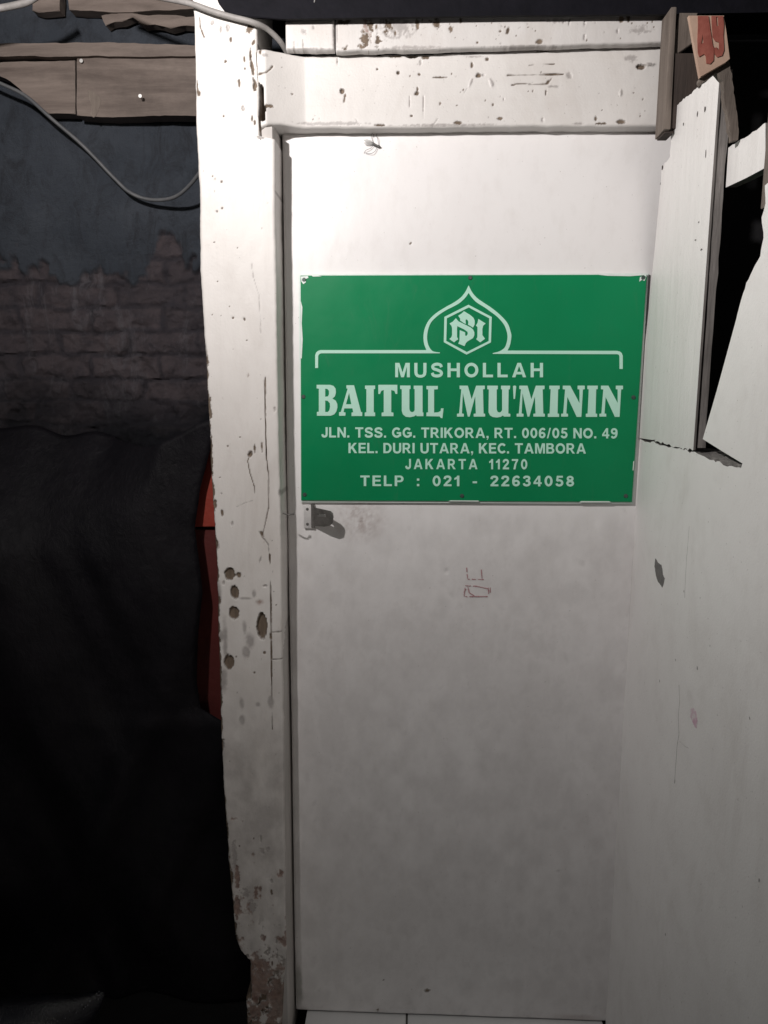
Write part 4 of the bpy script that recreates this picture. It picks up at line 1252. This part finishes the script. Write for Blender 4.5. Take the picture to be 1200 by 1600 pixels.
ol = [U(a, b, y=-0.118) for a, b in ((1050, 90), (1054, 60), (1062, 20), (1090, 20), (1084, 66))]
o = slab("brace", [tuple(p) for p in ol], (0, 0.016, 0), MIDWOOD, None, bev=0.001)
tag(o, "greyish brown slanting brace between the plank end and the number board", "brace")

NY = -0.405
CARD = plain("pinkish_board", (0.33, 0.22, 0.165), (0.42, 0.295, 0.225), 0.75, 18, 0.0006)
REDP = plain("dull_red_paint", (0.19, 0.045, 0.032), (0.28, 0.085, 0.062), 0.6, 60, 0.0003)
nb = empty("number_board", tuple(U(1105, 20, y=NY)))
tag(nb, "tilted pinkish board with red number 49 hanging under the roof edge", "number sign")
pts = [(1076.5, 24), (1131.5, 24), (1135, 50), (1141, 92), (1134, 98), (1094, 121), (1085, 72)]
o = slab("panel", [tuple(U(a, b, y=NY)) for a, b in pts], (0, 0.008, 0), CARD, None, bev=0.0008)
adopt(o, nb)
pts = [(1094.5, 121.5), (1141, 93), (1144, 110), (1151, 160), (1156, 200), (1155, 217), (1145, 219), (1139, 182), (1133, 150), (1131, 124), (1120, 112), (1106, 124), (1097, 130)]
yz = rough_poly([(U(a, b, y=NY + .004)[0], U(a, b, y=NY + .004)[2]) for a, b in pts], 0.004, 0.0012, 6)
o = slab("backing_stick", [(a, NY + 0.0085, b) for a, b in yz], (0, 0.012, 0), MIDWOOD, None)
adopt(o, nb)
k = lambda l: [(980 + x / 5.332, y / 5.333) for x, y in l]
four = [k([(588, 134), (676, 134), (690, 240), (712, 380), (722, 400), (718, 505), (690, 535), (660, 530), (655, 470), (640, 450), (600, 475), (588, 440), (585, 330), (590, 210)]), k([(628, 285), (636, 355), (615, 368)])]
nine = [k([(702, 134), (797, 134), (805, 200), (800, 300), (806, 420), (790, 465), (750, 478), (728, 450), (725, 400), (745, 395), (755, 420), (765, 400), (765, 355), (735, 345), (712, 310), (705, 200)]), k([(740, 142), (756, 142), (760, 215), (745, 222)]), ]
adopt(flat_curve("numerals", four + nine, NY - 0.0010, REDP, None, 0.0012), nb)

# ------------------------------------------------------------------ top left: beams, battens, cables, nails
TY = 0.185


def plank(name, pxs, y, depth, m, label, cat, seed, amp=0.0012):
    P = [U(a, b, y=y) for a, b in pxs]
    r = rough_poly([(p[0], p[2]) for p in P], 0.012, amp, seed)
    o = slab(name, [(a, y, b) for a, b in r], (0, depth, 0), m, None, bev=0.0015)
    return tag(o, label, cat)


b1 = plank("beam", [(120, 90), (325, 90), (325, 181), (232, 181), (160, 183), (120, 180)], TY, 0.045, BROWNWOOD, "dusty brown wooden beam with two nails left of the white post", "beam", 3)
b2 = plank("beam", [(-40, 98), (117, 94), (117.5, 178), (70, 176), (48, 158), (30, 138), (10, 122), (-40, 108)], TY + 0.006, 0.04, BROWNWOOD, "short dusty beam end with a diagonally cut lower corner", "beam", 4)
plank("batten", [(-20, 70), (120, 66), (210, 67), (300, 71), (325, 72), (325, 88), (120, 88), (-20, 87)], TY - 0.012, 0.05, BROWNWOOD, "thin dusty batten lying along the top of the brown beams", "batten", 5, 0.0016)
plank("rafter", [(158, 24), (215, 21), (325, 27), (325, 42), (225, 40), (208, 26), (180, 34), (165, 40)], TY + 0.015, 0.03, BROWNWOOD, "broken brown rafter piece below the roof beside the white post", "rafter", 6, 0.004)
plank("roof_batten", [(104, -30), (325, -30), (325, 14), (240, 16), (170, 19), (108, 15)], TY + 0.01, 0.035, BROWNWOOD, "wide brown roof batten at the very top behind the cable", "batten", 7, 0.002)
plank("board_end", [(48, -30), (92, -30), (93, 17), (70, 19), (50, 16)], TY + 0.015, 0.03, BROWNWOOD, "small square dusty board end beside the thick cable at the top corner", "board", 8, 0.003)
for (px, py), par, l in (((219, 150), b1, .02), ((127, 95), b1, .006)):
    p = U(px, py, y=TY - l)
    bm = bmesh.new()
    add_tube(bm, [(p[0], p[1], p[2]), (p[0] - 0.002, TY + 0.004, p[2] - 0.002)], 0.0018, 8)
    bmesh.ops.create_cone(bm, cap_ends=True, segments=12, radius1=0.0042, radius2=0.0042, depth=0.0016, matrix=Matrix.Translation(Vector(p)) @ Matrix.Rotation(math.radians(90), 4, 'X'))
    link("nail", bm_mesh("nail", bm, 30), NAIL, par)

# knot of the beam
P = [U(a, b, y=TY - 0.0008) for a, b in ((137, 141), (146, 143), (153, 150), (158, 156), (156, 166), (151, 180), (146, 184), (141, 178), (143, 164), (138, 152))]
yz = rough_poly([(p[0], p[2]) for p in P], 0.004, 0.0016, 15)
link("knot", slab("tmp_knot", [(a, TY - 0.0008, b) for a, b in yz], (0, 0.0007, 0), MIDWOOD).data, [], b1)
bpy.data.objects.remove(bpy.data.objects["tmp_knot"])

cab = tube("cable", [tuple(U(a, b, y=0.02)) for a, b in ((-60, 24), (-20, 17), (0, 13), (25, 8), (45, 2), (70, -14))], 0.0072, CABLE)
tag(cab, "thick pale grey cable bending up in the top corner", "cable")
cab = tube("cable", [tuple(U(a, b, y=yy)) for a, b, yy in ((150, -30, 0.0), (200, -14, -0.02), (250, -4, -0.05), (295, 5, -0.088), (330, 17, -0.093), (360, 26, -0.09), (395, 35, -0.09), (418, 46, -0.07), (437, 64, -0.05), (450, 84, -0.02))], 0.0056, CABLE)
tag(cab, "dusty grey cable crossing the top of the white post under the roof edge", "cable")
cab = tube("cable", [tuple(U(a, b, y=yy)) for a, b, yy in ((-40, 112, 0.165), (0, 130, 0.165), (40, 150, 0.165), (80, 185, 0.165), (130, 228, 0.19), (180, 280, 0.20), (205, 302, 0.20), (235, 312, 0.20), (270, 309, 0.18), (296, 290, 0.15), (325, 252, 0.10))], 0.0044, CABLE_D)
tag(cab, "thin grey cable sagging in a loop below the brown beams", "cable")
# ------------------------------------------------------------------ dark tarpaulin, red sheet, motorcycle
TARP = NT("black_tarpaulin")
TARP.col(TARP.mix(TARP.ramp(TARP.noise(9, 6, .65), .35, .7), (0.0050, 0.0046, 0.0062), (0.0098, 0.0088, 0.0112)))
TARP.rough(0.55)
TARP.b.inputs['Specular IOR Level'].default_value = 0.12
TARP.bump(TARP.math('ADD', TARP.noise(14, 6, .6), TARP.math('MULTIPLY', TARP.noise(46, 6, .7, (1, 1, .5), 1.5), 0.5)), .005)
nx, nz_ = 90, 130
bm = bmesh.new()
xr_tab = edge_x([(327, 600), (330, 690), (322, 715), (306, 770), (298, 830), (305, 880), (312, 930), (306, 1000), (304, 1070), (310, 1112), (352, 1136), (352, 1240), (358, 1340), (366, 1460), (384, 1500), (396, 1560), (400, 1700)], 0.06)
z0_, z1_ = -0.055, 1.50
grid = []
for j in range(nz_ + 1):
    z = z0_ + (z1_ - z0_) * j / nz_
    row = []
    for i in range(nx + 1):
        u = i / nx
        xr = xr_tab(z)
        x = -1.9 + (xr + 1.9) * u
        top = 0.09 * float(fbm(x * 3.0, 2.2, 5, 3)) * (j / nz_) ** 6
        f = 0.035 * float(fbm(x * 5 + z * 2.2, z * 1.1, 3, 3)) + 0.02 * math.sin((x * 1.0 + z * 0.45) * 14) * float(np.clip(1.2 - z * .4, 0, 1))
        bulge = -0.05 * math.sin(math.pi * min(1, max(0, (1.7 - z) / 1.8)))
        cx_ = -0.62 - 0.45 * (0.85 - z)
        f -= 0.045 * math.exp(-((x - cx_) / 0.05) ** 2) * float(np.clip((1.15 - z) / .3, 0, 1)) + 0.03 * math.exp(-((x - cx_ - 0.22) / 0.04) ** 2) * float(np.clip((1.0 - z) / .3, 0, 1))
        y = 0.10 + (bulge + f) * (1 - 0.75 * u ** 6)
        tk = float(np.clip((j / nz_ - 0.80) / 0.20, 0, 1)) ** 1.5 * float(np.clip((0.90 - u) / 0.12, 0, 1))
        y = y * (1 - tk) + (0.238 + 0.006 * float(fbm(x * 9, 3.3, 8, 3))) * tk
        row.append(bm.verts.new((x, min(y, 0.245), z + top)))
    grid.append(row)
for j in range(nz_):
    for i in range(nx):
        bm.faces.new([grid[j][i], grid[j][i + 1], grid[j + 1][i + 1], grid[j + 1][i]])
tp = link("tarpaulin", bm_mesh("tarpaulin", bm, 180), TARP.m)
sol = tp.modifiers.new("thickness", 'SOLIDIFY'); sol.thickness = 0.003
tag(tp, "black tarpaulin hanging in dark folds over the lower part of the brick wall", "tarpaulin")

REDS = plain("dull_red_sheet", (0.27, 0.030, 0.016), (0.34, 0.042, 0.022), 0.6, 9, 0.002)
P = [U(a, b, y=0.135) for a, b in ((270, 690), (352, 690), (352, 823), (270, 824))]
o = slab("red_board", [tuple(p) for p in P], (0, 0.012, 0), REDS, None, bev=0.002)
tag(o, "dull red board showing between the black tarpaulin and the post, upper of two", "board")
P = [U(a, b, y=0.150) for a, b in ((262, 828), (360, 827), (360, 1150), (262, 1150))]
REDS_SHADED = plain("shaded_red_sheet", (0.085, 0.012, 0.010), (0.12, 0.016, 0.013), 0.7, 9, 0.002)  # lower part of the red sheet, the tarpaulin's shadow put into its colour
o = slab("red_board", [tuple(p) for p in P], (0, 0.012, 0), REDS_SHADED, None, bev=0.002)
tag(o, "shaded lower red board below the brighter red board beside the post", "board")

MY = -0.28
mot = empty("motorcycle", (-1.15, MY, -0.06))
tag(mot, "glossy black wet motorcycle mudguard in the dark bottom corner before the tarpaulin", "motorcycle")
GLOSS = NT("wet_black_plastic")
GLOSS.col((0.012, 0.012, 0.016)); GLOSS.rough(GLOSS.mix(GLOSS.ramp(GLOSS.noise(40, 5, .7), .35, .7), (0.13,) * 3, (0.28,) * 3))
GLOSS.bump(GLOSS.noise(160, 4, .6), .0016)
path = [(-330, 1770), (-180, 1700), (-60, 1650), (0, 1630), (60, 1609), (110, 1588), (140, 1569), (156, 1555), (161, 1550)]
rad = [.098, .094, .080, .068, .052, .036, .021, .009, .002]
ys = [-.52, -.45, -.375, -.345, -.318, -.283, -.258, -.243, -.24]
cp = catmull([tuple(U(a, b, y=q)) for (a, b), q in zip(path, ys)], 8)
rr = np.interp(np.linspace(0, 8, len(cp)), range(9), rad)
bm = bmesh.new(); add_tube(bm, cp, list(rr), 28, 1.5)
adopt(link("mudguard", bm_mesh("mudguard", bm, 180), GLOSS.m), mot)
bm = bmesh.new()
rd = random.Random(4)
for _ in range(46):
    i = rd.randint(int(len(cp) * .3), len(cp) - 6)
    p = Vector(cp[i]); d = (Vector(cp[i + 1]) - p).normalized()
    out = Vector((0, -1, 0)) * rd.uniform(-.3, 1) + Vector((0, 0, 1)) * rd.uniform(.1, 1)
    out = (out - d * out.dot(d)).normalized()
    sc = rr[i] * (1 + 0.5 * abs(out.y))
    q = p + out * sc * .975
    bmesh.ops.create_icosphere(bm, subdivisions=1, radius=rd.uniform(.0012, .0034), matrix=Matrix.Translation(q))
WATER = NT("water_drops"); WATER.col((0.10, 0.10, 0.11)); WATER.rough(0.12)
wd = adopt(link("water_drops", bm_mesh("water_drops", bm, 180), WATER.m), mot)
wd['kind'] = 'stuff'
wc = Vector((-1.42, MY - .1, 0.19))
bm = bmesh.new()
ring_ = [tuple(wc + Vector((0.21 * math.cos(a), 0, 0.21 * math.sin(a)))) for a in np.linspace(0, 2 * math.pi, 49)]
add_tube(bm, ring_, 0.040, 14)
TYRE = plain("tyre_rubber", (0.01, 0.01, 0.01), (0.018, 0.017, 0.017), .8, 50, .001)
adopt(link("wheel", bm_mesh("wheel", bm, 60), TYRE), mot)
bm = bmesh.new()
for dy in (-.09, .09):
    add_tube(bm, [(-1.42, MY - .1 + dy, .19), (-1.60, MY - .1 + dy, .78)], .022, 12)
adopt(link("fork", bm_mesh("fork", bm, 60), STEEL), mot)

# ------------------------------------------------------------------ insect on the door
BUG = plain("grey_insect", (0.05, 0.048, 0.045), (0.11, 0.105, 0.10), 0.6, 300, 0)
iy = -0.004
ib = lambda a, b, y=iy: tuple(U(540 + a / 12.0, 190 + b / 12.0, y=y))
ins = empty("insect", ib(550, 430, 0))
tag(ins, "small grey winged insect clinging to the top of the white door under the lintel", "insect")
bm = bmesh.new()
path = catmull([ib(440, 365), ib(490, 400), ib(540, 432), ib(590, 455), ib(625, 468), ib(655, 478)], 5)
rads = np.interp(np.linspace(0, 5, len(path)), [0, 1, 2, 3, 4, 5], [.0005, .0026, .0030, .0024, .0030, .0010])
add_tube(bm, path, list(rads), 12)
for pts in ([(520, 400), (495, 330), (480, 250), (500, 225), (525, 250), (520, 290)], [(618, 440), (610, 380), (600, 315), (575, 270), (590, 225)], [(585, 480), (560, 545), (520, 580), (470, 600), (380, 600)], [(510, 455), (470, 500), (430, 515), (380, 540), (345, 590)]):
    P = [ib(a, b, -0.004 if i < 2 else (-0.006 if i < len(pts) - 1 else -0.001)) for i, (a, b) in enumerate(pts)]
    add_tube(bm, catmull(P, 4), 0.00045, 6)
adopt(link("body", bm_mesh("body", bm, 180), BUG), ins)
WING = NT("insect_wing"); WING.col((0.45, 0.44, 0.43)); WING.rough(.3); WING.b.inputs['Alpha'].default_value = 0.45
for dz in (0, 1):
    pts = [(540, 425), (480, 350 + dz * 40), (400, 330 + dz * 50), (345, 345 + dz * 50), (370, 385 + dz * 50), (440, 420 + dz * 20)]
    adopt(slab("wing", [ib(a, b, -0.0065 + dz * .001) for a, b in pts], (0, 0.0002, 0), WING.m), ins)

# ------------------------------------------------------------------ the lamp of the alley (hangs out of the frame)
lamp = empty("flood_lamp", LAMP)
tag(lamp, "small black flood lamp tilted up towards the white door frame", "lamp")
aim = Vector(LAMP_AIM).normalized()
rot = aim.to_track_quat('-Z', 'Y').to_matrix().to_4x4()
LM = Matrix.Translation(Vector(LAMP)) @ rot
ld = bpy.data.lights.new("lamp_light", 'AREA')
ld.shape = 'DISK'
ld.size = 0.075
ld.energy = LAMP_POWER
ld.color = LAMP_COLOR
lo_ = bpy.data.objects.new("lamp_light", ld)
COL.objects.link(lo_)
lo_.matrix_world = LM
adopt(lo_, lamp)
bm = bmesh.new()
add_box(bm, (-0.07, -0.055, 0.004), (0.07, 0.055, 0.035), 0.004)
for k in range(6):
    add_box(bm, (-0.06 + k * 0.021, -0.05, 0.036), (-0.053 + k * 0.021, 0.05, 0.055))
for v in bm.verts:
    v.co = LM @ v.co
adopt(link("housing", bm_mesh("housing", bm, 40), BLACK), lamp)
bm = bmesh.new()
add_tube(bm, [tuple(LM @ Vector((0, 0, 0.05))), (LAMP[0] - .05, LAMP[1] - .12, LAMP[2] + .02), (LAMP[0] - .05, LAMP[1] - .12, -0.06)], .014, 10)
adopt(link("pole", bm_mesh("pole", bm, 40), BLACK), lamp)

S.cycles.max_bounces = 6
S.cycles.use_denoising = True
